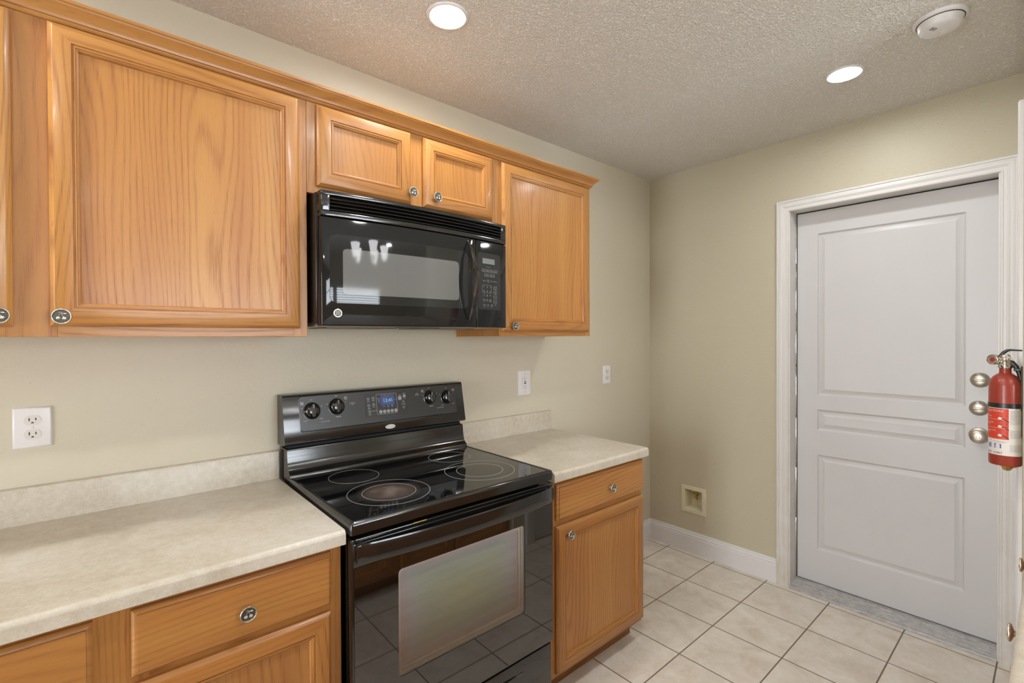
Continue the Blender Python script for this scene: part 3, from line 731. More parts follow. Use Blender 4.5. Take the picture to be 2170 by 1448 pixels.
# border sheet = ring between the outline and the window
m.add([(a, DY, b) for a, b in ox]+[(a, DY, b) for a, b in wp], [[j, (j+1) % k, k+(j+1) % k, k+j] for j in range(k)])
m.add([(a, DY+.004, b) for a, b in ox]+[(a, DY+.004, b) for a, b in wp], [[j, (j+1) % k, k+(j+1) % k, k+j] for j in range(k)])
m.add([(a, DY, b) for a, b in wp]+[(a, DY+.004, b) for a, b in wp], [[j, (j+1) % k, k+(j+1) % k, k+j] for j in range(k)])
m.add([(a, DY, b) for a, b in ox]+[(a, DY+.004, b) for a, b in ox], [[j, (j+1) % k, k+(j+1) % k, k+j] for j in range(k)])
DGL = speck('brown_black_door_glass', srgb(20, 15, 12), .03, 0, .1, 20, ior=2.0)
m.build('door_glass', DGL, od, smooth=30)
m = MB(); m.box(DX0+.004, DX1-.004, -.626, -.6605, .7965, .8605, .003); m.build('door_top_band', BLACK, od)
CG = NT('clear_oven_glass'); CG.n.remove(CG.b)
_t = CG.new('ShaderNodeBsdfTransparent'); _t.inputs[0].default_value = (1, .99, .97, 1); _g = CG.new('ShaderNodeBsdfGlossy'); _g.inputs['Roughness'].default_value = .025
_f = CG.new('ShaderNodeFresnel'); _f.inputs[0].default_value = 1.8; _x = CG.new('ShaderNodeMixShader')
CG.l(_f.outputs[0], _x.inputs[0]); CG.l(_t.outputs[0], _x.inputs[1]); CG.l(_g.outputs[0], _x.inputs[2]); CG.l(_x.outputs[0], CG.out.inputs[0])
m = MB(); m.add([(a, DY+.0012, b) for a, b in wp], [list(range(k))]); m.build('window_glass', CG.m, od)
# stepped reveal and screened inner pane
m = MB(); lay = [(0, -.6555), (-.001, -.6490), (.007, -.6480), (.007, -.6430), (.015, -.6420), (.015, -.6380)]
rr_ = []
for d, y in lay: rr_.append([(a, y, b) for a, b in rrect(WX0+d, WX1-d, WZ0+d, WZ1-d, .012, 4)[::-1]])
for i in range(len(lay)-1): m.add(rr_[i]+rr_[i+1], [[j, (j+1) % k, k+(j+1) % k, k+j] for j in range(k)])
m.build('window_surround', speck('pale_metal_surround', srgb(238, 234, 224), .4, 0, .05, 60), od, smooth=30)
def screen():
    n = NT('screened_oven_pane'); v = n.pos(); x, y, z = n.sep(v)
    u = n.math('DIVIDE', n.math('SUBTRACT', x, WX0), WX1-WX0); w = n.math('DIVIDE', n.math('SUBTRACT', z, WZ0), WZ1-WZ0)
    du = n.math('ABSOLUTE', n.math('SUBTRACT', u, .5)); dw = n.math('ABSOLUTE', n.math('SUBTRACT', w, .5))
    e = n.math('MAXIMUM', du, dw); nn = n.noise(v, 7, 2)
    e = n.math('ADD', e, n.math('MULTIPLY_ADD', nn, .10, -.05))
    c = n.ramp(e, [(.05, srgb(236, 240, 206)), (.30, srgb(228, 238, 222)), (.40, srgb(234, 236, 236)), (.47, srgb(240, 222, 224)), (.5, srgb(246, 214, 208))])
    st = n.noise(n.comb(n.math('MULTIPLY', x, 4.0), 0.0, n.math('MULTIPLY', z, 44.0)), 1, 2)
    f = n.math('MULTIPLY_ADD', st, .36, .82); c = n.mix(1.0, c, n.comb(f, f, f), 'MULTIPLY')
    # fine halftone dots
    vo = n.new('ShaderNodeTexVoronoi'); vo.inputs['Scale'].default_value = 420; vo.inputs['Randomness'].default_value = 0; n.l(v, vo.inputs['Vector'])
    dd = n.ramp(vo.outputs[0], [(.35, (1, 1, 1)), (.5, (.72, .72, .72))]); c = n.mix(1.0, c, dd, 'MULTIPLY')
    n.set(color=c, rough=.3); return n.m
m = MB(); m.box(WX0+.010, WX1-.010, -.6380, -.6355, WZ0+.010, WZ1-.010); m.build('inner_pane', screen(), od)
# handle: bowed flat band
m = MB(); N = 28; sec = lambda z0, z1, y: [(y+.0105, z0+.004), (y+.0105, z1-.004), (y+.002, z1), (y, z1-.005), (y, z0+.005), (y+.002, z0)]
vs = []
for i in range(N+1):
    s = i/N; x = .000+(.7425)*s; bow = 1-(2*s-1)**2
    y = -.6730-.0330*bow**.75; z0 = .8090+.0015*bow; z1 = .8630
    if i in (0, N): y = -.6680
    vs += [(x, yy, zz) for yy, zz in sec(z0, z1, y)]
m.add(vs, [[i*6+j, i*6+(j+1) % 6, (i+1)*6+(j+1) % 6, (i+1)*6+j] for i in range(N) for j in range(6)]+[list(range(6)), [N*6+j for j in range(6)]])
m.box(-.001, .022, -.658, -.674, .8130, .8590, .002); m.box(.720, .7435, -.658, -.674, .8130, .8590, .002)
m.build('door_handle', BLACK, od, smooth=40)
m = MB(); m.box(.170, .215, -.6604, -.6612, .8705, .8735); m.build('sticker', YEL, od)
m = MB(); m.box(DX0+.004, DX1-.004, -.600, -.654, .060, .2790, .006); 
sd = m.build('storage_drawer', BLACK, rg)
m = MB(); vs = []
for i in range(21):
    s = i/20; x = .12+.50*s; b = 1-(2*s-1)**2
    vs += [(x, -.653, .238), (x, -.653-.012*b, .236), (x, -.653-.012*b, .226), (x, -.653, .2235)]
m.add(vs, [[i*4+j, i*4+(j+1) % 4, (i+1)*4+(j+1) % 4, (i+1)*4+j] for i in range(20) for j in range(4)]); m.build('drawer_pull', BLACK, sd)

# ------------------------------------------------------------------ over-the-range microwave
mw = thing('microwave_oven', 'black over-the-range microwave hanging above the cooktop', 'microwave', (.377, -.2, 1.447))
MX0, MX1 = .0085, .7545
def yf(x):
    s = (x-(MX0+MX1)/2)/((MX1-MX0)/2); return -.3930-.0270*(1-s*s)
m = MB(); m.box(.004, .759, -.003, -.352, 1.4560, 1.8690, .002); m.build('microwave_body', speck('brown_black_casing', srgb(40, 31, 24), .3, 0, .06, 100), mw)
def cslab(m, x0, x1, z0, z1, yb, off=0, b=.004, n=20, hs=None, mi=0):
    """slab whose front follows the bowed face; soft edges"""
    P = []
    for i in range(n+1):
        x = x0+(x1-x0)*i/n; P.append(x)
    def F_(x, z, h): return (x, yf(x)-off+h, z)
    prof = [(0, yb, 'b'), (0, b, 'f'), (b*.3, b*.3, 'f'), (b, 0, 'f')]
    xs = [x0]*3+[x0+b*.3, x0+b]+[x0+b+(x1-x0-2*b)*i/n for i in range(1, n)]+[x1-b, x1-b*.3]+[x1]
    # build as grid of (x column) with vertical profile bottom->top
    cols = []
    cx = [(x0, b), (x0+b*.3, b*.3), (x0+b, 0)]+[(x0+b+(x1-x0-2*b)*i/n, 0) for i in range(1, n)]+[(x1-b, 0), (x1-b*.3, b*.3), (x1, b)]
    cz = [(z0, b), (z0+b*.3, b*.3), (z0+b, 0), (z1-b, 0), (z1-b*.3, b*.3), (z1, b)]
    for x, hx in cx:
        cols.append([(x, yf(x)-off+max(hx, hz), z) for z, hz in cz])
    vs = [v for c in cols for v in c]; k = len(cz)
    fs = [[i*k+j, (i+1)*k+j, (i+1)*k+j+1, i*k+j+1] for i in range(len(cx)-1) for j in range(k-1)]
    # sides
    nb = len(vs)
    for x, hx in cx: vs += [(x, yb, z0), (x, yb, z1)]
    for i in range(len(cx)-1):
        fs.append([i*k, (i+1)*k, nb+2*(i+1), nb+2*i]); fs.append([i*k+k-1, (i+1)*k+k-1, nb+2*(i+1)+1, nb+2*i+1])
        fs.append([nb+2*i, nb+2*i+1, nb+2*i+3, nb+2*i+2])
    e = len(cx)-1
    fs.append([j for j in range(k)]+[nb+1, nb]); fs.append([e*k+j for j in range(k)]+[nb+2*e+1, nb+2*e])
    m.add(vs, fs, mi)
# top grille section: frame pieces around the louvres
VX0, VX1, VZ0, VZ1 = .0360, .7230, 1.8070, 1.8550
m = MB()
cslab(m, MX0, MX1, VZ1, 1.8690, -.350, 0, .003); cslab(m, MX0, MX1, 1.7900, VZ0, -.350, 0, .003)
cslab(m, MX0, VX0, VZ0-.001, VZ1+.001, -.350, 0, .003, 3); cslab(m, VX1, MX1, VZ0-.001, VZ1+.001, -.350, 0, .003, 3)
m.box(VX0, VX1, -.352, -.375, VZ0, VZ1)
gl = m.build('vent_grille', BLACK, mw, smooth=40)
for i in range(4):
    m = MB(); z = 1.8095+.0116*i; vs = []
    for j in range(21):
        x = VX0+(VX1-VX0)*j/20; y = yf(x)
        vs += [(x, y+.001, z+.0000), (x, y-.0005, z+.0022), (x, y+.0095, z+.0098), (x, y+.0118, z+.0088)]
    m.add(vs, [[i2*4+q, i2*4+(q+1) % 4, (i2+1)*4+(q+1) % 4, (i2+1)*4+q] for i2 in range(20) for q in range(4)]); m.build('louvre', BLACK, gl, smooth=40)
# door
SX = .5880
m = MB(); cslab(m, MX0, SX-.0008, 1.4480, 1.7870, -.3560, 0, .004)
md_ = m.build('microwave_door', speck('microwave_black_gloss', srgb(26, 26, 26), .05, 0, .06, 40, ior=1.5), mw, smooth=40)
mf = lambda a, b, h=0: (a, yf(a)-.0004-h, b)
m = MB()
def arcrect(a0, a1, b0, b1, r, n=14):
    pts = rrect(a0, a1, b0, b1, r, 5); out = []
    for i, p in enumerate(pts):
        q = pts[(i+1) % len(pts)]; out.append(p)
        L = math.hypot(q[0]-p[0], q[1]-p[1])
        if L > .03:
            k2 = int(L/.015)
            for j in range(1, k2): out.append((p[0]+(q[0]-p[0])*j/k2, p[1]+(q[1]-p[1])*j/k2))
    return out
def cpatch(m, a0, a1, b0, b1, r, h, fn, mi=0, n=24):
    """rounded rectangle sheet that follows the bowed face (column strips)"""
    xs = sorted({a0, a0+r*.3, a0+r*.12, a0+r, a1-r, a1-r*.3, a1-r*.12, a1, *[a0+r+(a1-a0-2*r)*i/n for i in range(1, n)]})
    cols = []
    for x in xs:
        d = r-(x-a0) if x < a0+r else (r-(a1-x) if x > a1-r else 0)
        c = r-math.sqrt(max(r*r-d*d, 0)); cols.append([(x, b0+c), (x, b1-c)])
    vs = [fn(*p, h) for c in cols for p in c]
    m.add(vs, [[2*i, 2*i+2, 2*i+3, 2*i+1] for i in range(len(xs)-1)], mi)
cpatch(m, .0335, .5480, 1.5200, 1.7340, .020, .0001, mf); m.build('window_border', speck('microwave_glass', srgb(36, 36, 35), .03, 0, .05, 30, ior=1.5), md_)
m = MB(); outline(m, arcrect(.0325, .5490, 1.5190, 1.7350, .021), .0010, .0002, mf); m.build('border_line', BLACKM, md_)
def mwscreen():
    n = NT('perforated_screen'); v = n.pos(); a = n.noise(v, 900, 2)
    n.set(color=n.mix(n.math('MULTIPLY', a, .5), srgb(104, 103, 100), srgb(120, 119, 116)), rough=.06, ior=1.5); return n.m
m = MB(); cpatch(m, .0725, .5030, 1.5480, 1.6920, .012, .0003, mf); m.build('door_window', mwscreen(), md_)
# round maker's badge
m = MB(); bc = (.0560, 1.4880); bn = Vector((-.08, -1, 0)).normalized(); oo = Vector(mf(*bc))
m.lathe([(.0132, -.001), (.0132, .0012), (.0125, .0018), (.0108, .0018), (.0104, .0012)], oo, bn, 36, 0)
m.lathe([(.0104, .0012), (0, .0012)], oo, bn, 36, 1)
bdg = m.build('round_badge', [STEEL, flat('badge_grey', srgb(70, 70, 70), .4)], md_)
m = MB(); q = lambda a, b, h=0: (oo.x+a, oo.y-.0016-h+a*.08, oo.z+b)
for s in (0, 1, 2, 3):
    a = PI/4+s*PI/2; cx, cz = .0048*math.cos(a), .0048*math.sin(a)
    m.tube([q(cx+.0026*math.cos(t), cz+.0026*math.sin(t)) for t in [a+PI+i*2*PI/14 for i in range(13)]], .0009, 6)
m.tube([q(-.004, -.004), q(0, 0), q(.004, .004)], .0009, 6); m.tube([q(-.004, .004), q(0, 0), q(.004, -.004)], .0009, 6)
m.build('badge_monogram', STEEL, bdg)
# handle: tall bowed grip with dark backing arc
m = MB(); N = 24; vs = []
for i in range(N+1):
    s = i/N; z = 1.4740+(1.7760-1.4740)*s; b = math.sin(PI*s); w = .0035+.0090*b**.8
    x = .5480+.0040*b; y = yf(x)-.004-.0520*b**.85
    vs += [(x-w*.8, y+.006*b+.001, z), (x-w*.5, y-.002*b, z), (x+w*.5, y-.002*b, z), (x+w*.8, y+.006*b+.001, z), (x, y+.011*b+.003, z)]
m.add(vs, [[i*5+j, i*5+(j+1) % 5, (i+1)*5+(j+1) % 5, (i+1)*5+j] for i in range(N) for j in range(5)]+[list(range(5)), [N*5+j for j in range(5)]])
m.build('door_handle', speck('handle_black_gloss', srgb(30, 23, 18), .10, 0, .05, 50, ior=1.8), md_, smooth=50)
# control panel
m = MB(); cslab(m, SX+.0008, MX1, 1.4480, 1.7870, -.3560, 0, .004, 8)
mc = m.build('microwave_controls', speck('microwave_black_gloss_panel', srgb(26, 26, 26), .06, 0, .06, 40, ior=1.5), mw, smooth=40)
m = MB(); cpatch(m, .5960, .7180, 1.5200, 1.7400, .010, .0004, mf, 0, 8); kp = m.build('keypad', speck('keypad_black', srgb(38, 38, 38), .22, 0, .05, 60, ior=1.6), mc)
m = MB(); outline(m, arcrect(.5950, .7190, 1.5190, 1.7410, .011), .0009, .0003, mf); m.build('keypad_edge', BLACK, kp)
m = MB(); cpatch(m, .6200, .6860, 1.6990, 1.7200, .001, .0008, mf, 0, 6); m.build('display', LCD, kp)
m = MB(); ft = lambda u, v: mf(u, v, .0012)
outs = [(.6290, 'Popcorn', 1.6720), (.6580, 'Beverage', 1.6720), (.6880, 'Reheat', 1.6720), (.6420, 'Potato', 1.6545), (.6730, 'Vegetable', 1.6545)]
for a, s, b in outs:
    outline(m, rrect(a-.0128, a+.0128, b-.0055, b+.0055, .001, 1), .0008, .0002, lambda p, q_, h: mf(p, q_, .0008+h)); m.text(s, .0062, a, b, ft)
m.text('CONVENIENCE', .0038, .6500, 1.6870, ft)
for a, s, b in ((.6290, 'Snacks', 1.6320), (.6490, 'Cook', 1.6355), (.6490, 'Time', 1.6290), (.6690, 'Micro', 1.6320), (.6885, 'Defrost', 1.6320)): m.text(s, .0062, a, b, ft)
for i, s in enumerate('123456789'): m.text(s, .0110, .6270+.0170*(i % 3), 1.6080-.0170*(i//3), ft)
m.text('0', .0110, .6440, 1.5560, ft); m.text('Power', .0060, .6280, 1.5590, ft); m.text('Level', .0060, .6280, 1.5530, ft); m.text('Add', .0060, .6610, 1.5590, ft); m.text('30 Sec', .0060, .6610, 1.5530, ft)
for i, (s1, s2) in enumerate((('Start', 'Pause'), ('Clear', 'Off'), ('Timer', ''), ('Clock', ''), )):
    b = 1.6065-.0185*i; outline(m, rrect(.6785, .6985, b-.0066, b+.0066, .003, 3), .0007, .0002, lambda p, q_, h: mf(p, q_, .0008+h))
    m.text(s1, .0056, .6885, b+(.0026 if s2 else 0), ft)
    if s2: m.text(s2, .0056, .6885, b-.0034, ft)
for a, s, s2 in ((.6290, 'Surface', 'Light'), (.6490, 'Vent', 'Fan'), (.6690, 'Night', 'Light'), (.6885, 'Help', '')):
    m.text(s, .0056, a, 1.5385, ft); m.text(s2, .0056, a, 1.5325, ft) if s2 else None
outline(m, rrect(.6190, .6680, 1.5850, 1.6155, .004, 3), .0006, .0002, lambda p, q_, h: mf(p, q_, .0008+h))
m.build('printed_labels', GREYT, kp)
m = MB(); m.box(.012, .751, -.020, -.388, 1.4470, 1.4555, .002)
ub = m.build('underside', speck('grey_underside', srgb(150, 142, 128), .4, .4, .05, 30), mw)
for x0, x1 in ((.07, .33), (.43, .69)):
    m = MB(); m.box(x0, x1, -.08, -.26, 1.4440, 1.4472, .001); m.build('grease_filter', flat('filter_grey', srgb(120, 112, 98), .4, .6), ub)
m = MB(); m.box(.30, .46, -.30, -.35, 1.4445, 1.4472, .001); m.build('lamp_cover', flat('lamp_cover_dark', srgb(60, 52, 42), .4), ub)

# ------------------------------------------------------------------ outlets on the cabinet wall
def slot(m, x, z, w, h, y): m.box(x-w/2, x+w/2, y+.001, y-.0004, z-h/2, z+h/2, 0, 2, 0)
def plate(x, z, w, h, label, kind):
    t = thing('wall_outlet', label, 'outlet', (x, 0, z-h/2))
    m = MB(); m.rings(x-w/2, x+w/2, z-h/2, z+h/2, [(0, .0002), (.0012, .0030), (.004, .0050), (.0055, .0053)], lambda a, b, hh: (a, -hh, b)); m.build('cover_plate', PLATE, t, smooth=50)
    y = -.0053
    if kind == 'duplex':
        s = w/.0985 if w > .08 else .72
        s = 1.0 if w > .066 else .8
        for dz in (.0197, -.0197):
            m = MB(); dz *= s
            pts = []
            for i in range(13): a = -PI/2+PI*i/12*1; pts.append((x+s*(.0060+.0112*math.cos(a)), z+dz+s*.0137*math.sin(a)))
            for i in range(13): a = PI/2+PI*i/12; pts.append((x+s*(-.0060+.0112*math.cos(a)), z+dz+s*.0137*math.sin(a)))
            m.poly(pts, 0, .0011, lambda a, b, hh: (a, y-hh, b)); rc = m.build('receptacle', PLATE2, t, smooth=40)
            m = MB(); outline(m, pts, .0005, .0003, lambda a, b, hh: (a, y-.0002-hh, b)); yy = y-.0012
            slot(m, x-.0066*s, z+dz+.0030, .0022, .0085*s, yy); slot(m, x+.0066*s, z+dz+.0035, .0022, .0070*s, yy)
            gp_ = [(x+.0030*s*math.cos(a), z+dz-.0078*s+.0036*s*math.sin(a)) for a in [PI*i/8 for i in range(9)]]
            m.poly(gp_, 0, .0003, lambda a, b, hh: (a, yy-hh, b)); m.build('slots', DARK, rc)
        m = MB(); m.lathe([(0, .0012), (.0026, .0010), (.0032, 0)], (x, y, z), (0, -1, 0), 16); m.build('screw', PLATE2, t)
    else:
        m = MB(); m.poly(rrect(x-.0165, x+.0165, z-.0335, z+.0335, .001, 2), 0, .0022, lambda a, b, hh: (a, y-hh, b)); rc = m.build('receptacle', PLATE, t, smooth=40)
        m = MB(); outline(m, rrect(x-.0168, x+.0168, z-.0338, z+.0338, .001, 2), .0006, .0004, lambda a, b, hh: (a, y-hh, b)); yy = y-.0023
        for dz in (.024, -.018):
            slot(m, x-.0064, z+dz, .0020, .0078, yy); slot(m, x+.0064, z+dz, .0020, .0066, yy)
        for dz in (.0125, -.0290): m.poly([(x+.0024*math.cos(a), z+dz+.0026*math.sin(a)) for a in [2*PI*i/10 for i in range(10)]], 0, .0003, lambda a, b, hh: (a, yy-hh, b))
        m.build('slots', DARK, rc)
        m = MB(); m.box(x-.0068, x+.0068, yy+.001, yy-.0012, z+.0022, z+.0070, .0006); m.build('reset_button', flat('red_brown_button', srgb(110, 50, 36), .45), rc)
        m = MB(); m.box(x-.0068, x+.0068, yy+.001, yy-.0012, z-.0060, z-.0012, .0006); m.build('test_button', DARK, rc)
        for dz in (h/2-.016, -h/2+.016):
            m = MB(); m.lathe([(0, .0012), (.0020, .0010), (.0026, 0)], (x, y, z+dz), (0, -1, 0), 14); m.build('screw', flat('grey_screw', srgb(120, 118, 114), .4, .6), t)
plate(-.6532, 1.1634, .0790, .1120, 'white duplex outlet on the wall above the long left countertop', 'duplex')
plate(1.2112, 1.1659, .0894, .1317, 'white outlet with red and black centre buttons behind the right countertop', 'gfci')
plate(1.9183, 1.1711, .0720, .1122, 'small white duplex outlet on the bare wall near the room corner', 'duplex')

# recessed water box in the far wall
t = thing('water_valve_box', 'aged almond recessed water valve box low on the far wall above the baseboard', 'valve box', (XB, -.3238, .255))
y0, y1, z0, z1 = -.4101, -.2375, .2550, .4321
m = MB(); m.rings(y0, y1, z0, z1, [(0, .0003), (.0015, .004), (.006, .0060), (.0250, .0060), (.0268, .003), (.0275, -.002), (.036, -.068)], lambda a, b, h: (XB-h, a, b)); m.build('box_frame', ALMOND, t, smooth=40)
m = MB(); vx = XB+.028; vy = -.3300
m.tube([(vx, vy, .410), (vx, vy, .385)], .0065, 12); m.tube([(vx, vy, .390), (vx, vy, .372)], .0095, 12)
m.tube([(vx-.004, vy, .378), (vx-.018, vy-.010, .366)], .0060, 12); m.tube([(vx-.010, vy+.012, .384), (vx-.022, vy+.016, .384)], .0060, 12); m.box(vx-.028, vx-.020, vy-.022, vy+.004, .352, .366, .003)
m.build('water_valve', BRASS, t)

# ------------------------------------------------------------------ ceiling fixtures
def can(x, y, label, r=.0540, R_=.0700, group=None, lens=None):
    t = thing('recessed_light', label, 'ceiling light', (x, y, H), group)
    m = MB(); m.lathe([(R_, 0), (R_-.001, -.003), (R_-.006, -.006), (r+.004, -.0045), (r, -.0015), (r, -.0005)], (x, y, H), (0, 0, 1), 56); m.build('trim_ring', WHITE, t, smooth=50)
    m = MB(); m.lathe([(r+.001, -.0012), (r*.9, -.0026), (r*.5, -.0036), (0, -.0040)], (x, y, H), (0, 0, 1), 48); m.build('light_lens', lens or LENS, t)
can(.3935, -.5185, 'round recessed ceiling light above the range, near the upper cabinets', .0545, .0710)
can(1.8450, -1.2930, 'round recessed ceiling light near the smoke detector and white door', .0540, .0690, lens=LENS2)
can(.3935, -1.36, 'round recessed ceiling light added outside the view to brighten the aisle, level with the range')  # this and the next two: unseen cans added to light floor and aisle
can(-1.05, -.5185, 'round recessed ceiling light added outside the view to brighten the long left countertop')
can(-1.05, -1.36, 'round recessed ceiling light added outside the view to brighten the left end of the aisle')
can(-.6, -3.6, 'round recessed ceiling light added outside the view to brighten the dining area')  # dining cans, also added only to light the scene
can(1.6, -4.3, 'round recessed ceiling light added outside the view for fill by the rear window')
sx, sy = 1.690, -1.6110
t = thing('smoke_detector', 'round white smoke detector on the ceiling at the upper right', 'smoke detector', (sx, sy, H))
m = MB(); m.lathe([(.0740, 0), (.0740, -.006), (.0715, -.010), (.0650, -.012)], (sx, sy, H), (0, 0, 1), 56); m.build('mounting_base', WHITE, t, smooth=50)
m = MB(); m.lathe([(.0635, -.0115), (.0620, -.0145), (.0605, -.016), (.0590, -.030), (.0540, -.037), (.0460, -.0400), (0, -.0410)], (sx, sy, H), (0, 0, 1), 56)
cv = m.build('detector_cover', WHITE, t, smooth=50)
m = MB()
m.lathe([(.0640, -.0118), (.0643, -.0135), (.0615, -.0137)], (sx, sy, H), (0, 0, 1), 56)
for k in range(3):
    a, b = sx-.034+.007*k, sy+.018-.004*k
    m.tube([(a-.0045, b-.006, H-.0405), (a+.0045, b+.006, H-.0405)], .0013, 6)
m.build('vent_slits', DARK, cv)
m = MB(); m.tube([(sx+.012, sy+.050, H-.0395), (sx-.030, sy-.028, H-.0412)], .0007, 6); m.lathe([(0, -.0435), (.010, -.0430), (.0125, -.0405)], (sx+.016, sy-.008, H), (0, 0, 1), 24); m.build('test_button', WHITE, cv)

# chandelier in the dining room behind (seen only as a reflection)
cx, cy, cz = .80, -2.95, 2.02
t = thing('chandelier', 'dark bronze five-arm chandelier behind the camera with frosted bell shades', 'chandelier', (cx, cy, H))
m = MB(); m.lathe([(0, 0), (.06, 0), (.058, -.012), (.02, -.03), (.006, -.034), (.006, -.40), (.018, -.42), (.028, -.46), (.020, -.50), (.010, -.53), (.014, -.55), (0, -.57)], (cx, cy, H), (0, 0, 1), 24)
m.build('stem', BRONZE, t)
for i in range(5):
    a = 2*PI*i/5+.3; dx, dy = math.cos(a), math.sin(a)
    m = MB(); m.tube([(cx+dx*r, cy+dy*r, z) for r, z in ((.02, 2.04), (.07, 1.99), (.13, 1.965), (.19, 1.985), (.225, 2.03), (.23, 2.06))], .006, 8)
    m.lathe([(0, 0), (.022, .002), (.026, .02), (.012, .024)], (cx+dx*.23, cy+dy*.23, 2.055), (0, 0, 1), 16); ar = m.build('arm', BRONZE, t)
    m = MB(); m.lathe([(.024, .02), (.034, .035), (.046, .07), (.052, .10), (.064, .135), (.066, .138), (.060, .133), (.048, .10), (.040, .07), (.02, .03)], (cx+dx*.23, cy+dy*.23, 2.055), (0, 0, 1), 24); m.build('glass_shade', SHADE, ar)

# ------------------------------------------------------------------ fire extinguisher on the stub wall
ex, ey = 1.600, -1.7750
fe = thing('fire_extinguisher', 'small red fire extinguisher strapped to the wall beside the white door', 'fire extinguisher', (ex, ey, 1.0098))
m = MB(); RB = .0368
m.lathe([(0, 1.0125), (.030, 1.0105), (.0345, 1.0110), (RB, 1.0150), (RB, 1.2480), (.0360, 1.2600), (.0325, 1.2725), (.0265, 1.2825), (.0190, 1.2890), (.0140, 1.2925), (.0135, 1.3030), (.0135, 1.3120), (0, 1.3120)], (ex, ey, 0), (0, 0, 1), 56)
cyl = m.build('cylinder', RED, fe, smooth=50)
def cy_(th, z, h=0):   # th measured from -x towards +y
    r = RB+.0003+h; return (ex-r*math.cos(th), ey+r*math.sin(th), z)
def cyp(m, t0, t1, z0, z1, h, mi=0, n=20):
    vs = []
    for i in range(n+1):
        th = t0+(t1-t0)*i/n; vs += [cy_(th, z0, h), cy_(th, z1, h)]
    m.add(vs, [[2*i, 2*i+2, 2*i+3, 2*i+1] for i in range(n)], mi)
rad = math.radians
m = MB(); cyp(m, rad(-80), rad(170), 1.0430, 1.1870, 0, 0, 40); lb = m.build('label', LABW, cyl, smooth=60)
m = MB(); cyp(m, rad(-15), rad(125), 1.0920, 1.1850, .0002, 0, 26); m.build('instruction_panel', LABR, lb, smooth=60)
m = MB(); tx = lambda s, z, th0, zz, al='CENTER': m.text(s, z, 0, zz, lambda u, v: cy_(rad(th0)-u/RB, v, .0005), 0, al)
tx('INSTRUCTIONS', .0088, 50, 1.1775); tx('PULL PIN', .0050, 62, 1.1600); tx('HOLD UNIT', .0042, 78, 1.1645)
tx('AIM AT BASE', .0044, 58, 1.1415); tx('OF FIRE', .0044, 64, 1.1365); tx('SQUEEZE LEVER', .0044, 52, 1.1170); tx('SWEEP', .0044, 66, 1.1120)
for z in (1.1520, 1.1260): cyp(m, rad(-13), rad(120), z-.0003, z+.0003, .0004)
for z in (1.1555, 1.1310, 1.1040):
    m.poly([(.0045*math.cos(2*PI*i/14), .0040*math.sin(2*PI*i/14)) for i in range(14)], .0003, .0006, lambda a, b, h, z=z: cy_(rad(14)-a/RB, z+b, h))
m.poly([(-.034, -.006), (-.004, .001), (-.004, .003)], .0003, .0006, lambda a, b, h: cy_(rad(14)-a/RB, 1.1040+b, h))
m.build('white_lettering', LABW, lb, smooth=60)
m = MB()
for z in (1.1555, 1.1310, 1.1040):
    m.poly([(.001, .004), (.016, .0085), (.016, .0100), (.001, .006)], .0003, .0006, lambda a, b, h, z=z: cy_(rad(14)-a/RB, z+b, h))
    m.poly([(.004, .001), (.014, -.003), (.020, -.0100), (.0180, -.0110), (.012, -.0050), (.004, -.0015)], .0003, .0006, lambda a, b, h, z=z: cy_(rad(14)-a/RB, z+b, h))
tx('FIRST ALERT', .0076, 38, 1.0500); tx('CLASS', .0030, 52, 1.0870); tx('B:C  ELECTRICAL', .0034, 14, 1.0835)
random.seed(3)
for blk, (za, zb) in enumerate(((1.1380, 1.1800), (1.0960, 1.1200), (1.0560, 1.0760))):
    z = zb
    while z > za:
        m.text(('keep away from heat and', 'inspect gauge monthly and', 'recharge after any use by', 'store at room temperature')[int(z*1000) % 4], .0030, 0, z, lambda u, v: cy_(rad(-19)-u/RB, v, .0005), 0, 'LEFT'); z -= .0036
m.build('black_lettering', flat('black_print', srgb(50, 46, 44), .5), lb, smooth=60)
m = MB()
for th0, w in ((56, .011), (22, .016)): m.poly(rrect(-w/2, w/2, -.0068, .0068, .001, 2), .0002, .0005, lambda a, b, h, th0=th0: cy_(rad(th0)-a/RB, 1.0710+b, h))
m.build('blue_pictogram', LABB, lb, smooth=60)
m = MB()
for th0 in (56, 22):
    outline(m, [(.0042*math.cos(2*PI*i/12), .0042*math.sin(2*PI*i/12)) for i in range(12)], -.0012, .0002, lambda a, b, h, th0=th0: cy_(rad(th0)-a/RB, 1.0710+b, .0007+h))
m.poly([(-.006, -.003), (.005, .004), (.006, .003), (-.005, -.004)], .0005, .0008, lambda a, b, h: cy_(rad(22)-a/RB, 1.0710+b, h))
m.build('pictogram_drawing', LABW, lb, smooth=60)
m = MB(); m.lathe([(RB+.0002, 1.1870), (RB+.0016, 1.1875), (RB+.0016, 1.2010), (RB+.0002, 1.2015)], (ex, ey, 0), (0, 0, 1), 56); m.build('strap', BLACKS, fe, smooth=30)
m = MB(); m.box(ex-.013, ex+.013, YR+.0003, YR+.005, 1.10, 1.315, .002); m.box(ex-.016, ex+.016, YR+.0003, ey-.030, 1.180, 1.208, .002); m.box(ex-.012, ex+.012, YR+.0003, ey-.018, 1.300, 1.308, .002)
m.build('wall_bracket', BLACKS, fe)
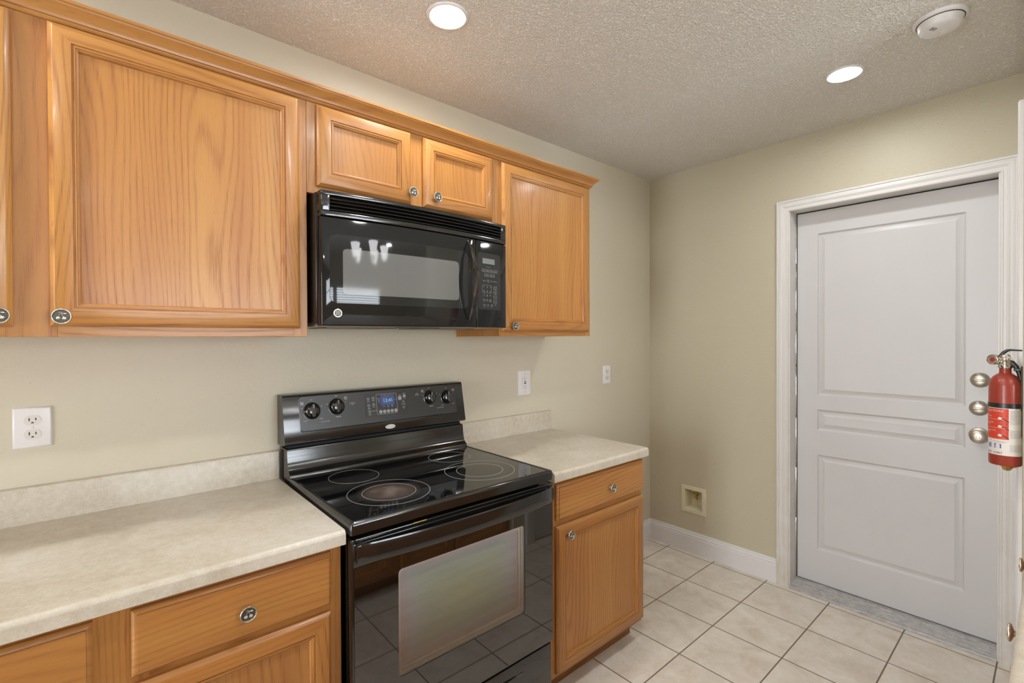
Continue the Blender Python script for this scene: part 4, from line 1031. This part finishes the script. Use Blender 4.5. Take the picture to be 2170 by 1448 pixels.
# head: valve, gauge, lever, handle, pin
m = MB(); m.lathe([(.0155, 1.308), (.0165, 1.312), (.0165, 1.319), (.0135, 1.322), (.0125, 1.345), (.009, 1.350), (0, 1.350)], (ex, ey, 0), (0, 0, 1), 28)
m.tube([(ex, ey, 1.331), (ex-.004, ey+.020, 1.333)], .0095, 16); m.build('valve', CHROME, fe, smooth=40)
gax = Vector((-.80, .60, .05)).normalized(); go = Vector((ex-.003, ey+.0235, 1.3335))
m = MB(); m.lathe([(0, -.006), (.014, -.006), (.0160, -.002), (.0160, .008), (.0145, .010), (.0130, .0095), (.0128, .007)], go, gax, 30); gg = m.build('pressure_gauge', CHROME, fe, smooth=40)
m = MB(); m.lathe([(.0128, .0072), (0, .0072)], go, gax, 30, 0); m.lathe([(.0075, .0076), (.0068, .0078), (0, .0078)], go, gax, 20, 1)
m.build('gauge_face', [flat('gauge_face_grey', srgb(150, 128, 116), .3), flat('gauge_red', srgb(150, 60, 46), .4)], gg)
m = MB(); m.tube([(ex, ey+.012, 1.3440), (ex, ey+.004, 1.3555), (ex, ey-.004, 1.3625), (ex, ey-.012, 1.3640), (ex, ey-.036, 1.3625)], [.0040, .0050, .0045, .0030, .0022], 10)
m.build('squeeze_lever', BLACKS, fe, smooth=50)
m = MB(); m.tube([(ex, ey-.006, 1.3280), (ex, ey-.014, 1.3260), (ex, ey-.022, 1.3140), (ex, ey-.029, 1.2950), (ex, ey-.0325, 1.2750)], [.0060, .0070, .0068, .0058, .0045], 12)
m.build('carry_handle', BLACKS, fe, smooth=50)
m = MB(); m.tube([(ex-.012, ey-.002, 1.350), (ex-.012, ey-.008, 1.340), (ex-.010, ey-.014, 1.334), (ex+.012, ey-.014, 1.336)], .0014, 8); m.tube([(ex-.014, ey-.004, 1.342), (ex-.014, ey-.024, 1.3455)], .0009, 6)
m.build('safety_pin', LABW, fe)

GROUPS = {'upper_cabinet': 'oak upper cabinets', 'base_cabinet': 'oak base cabinets', 'recessed_light': 'recessed ceiling lights',
          'wall_outlet': 'white wall outlets', 'countertop': 'beige laminate countertops'}
for o in C.objects:
    if '_o' in o: del o['_o']
    k = o.name.split('.')[0]
    if k in GROUPS and o.parent is None: o['group'] = GROUPS[k]
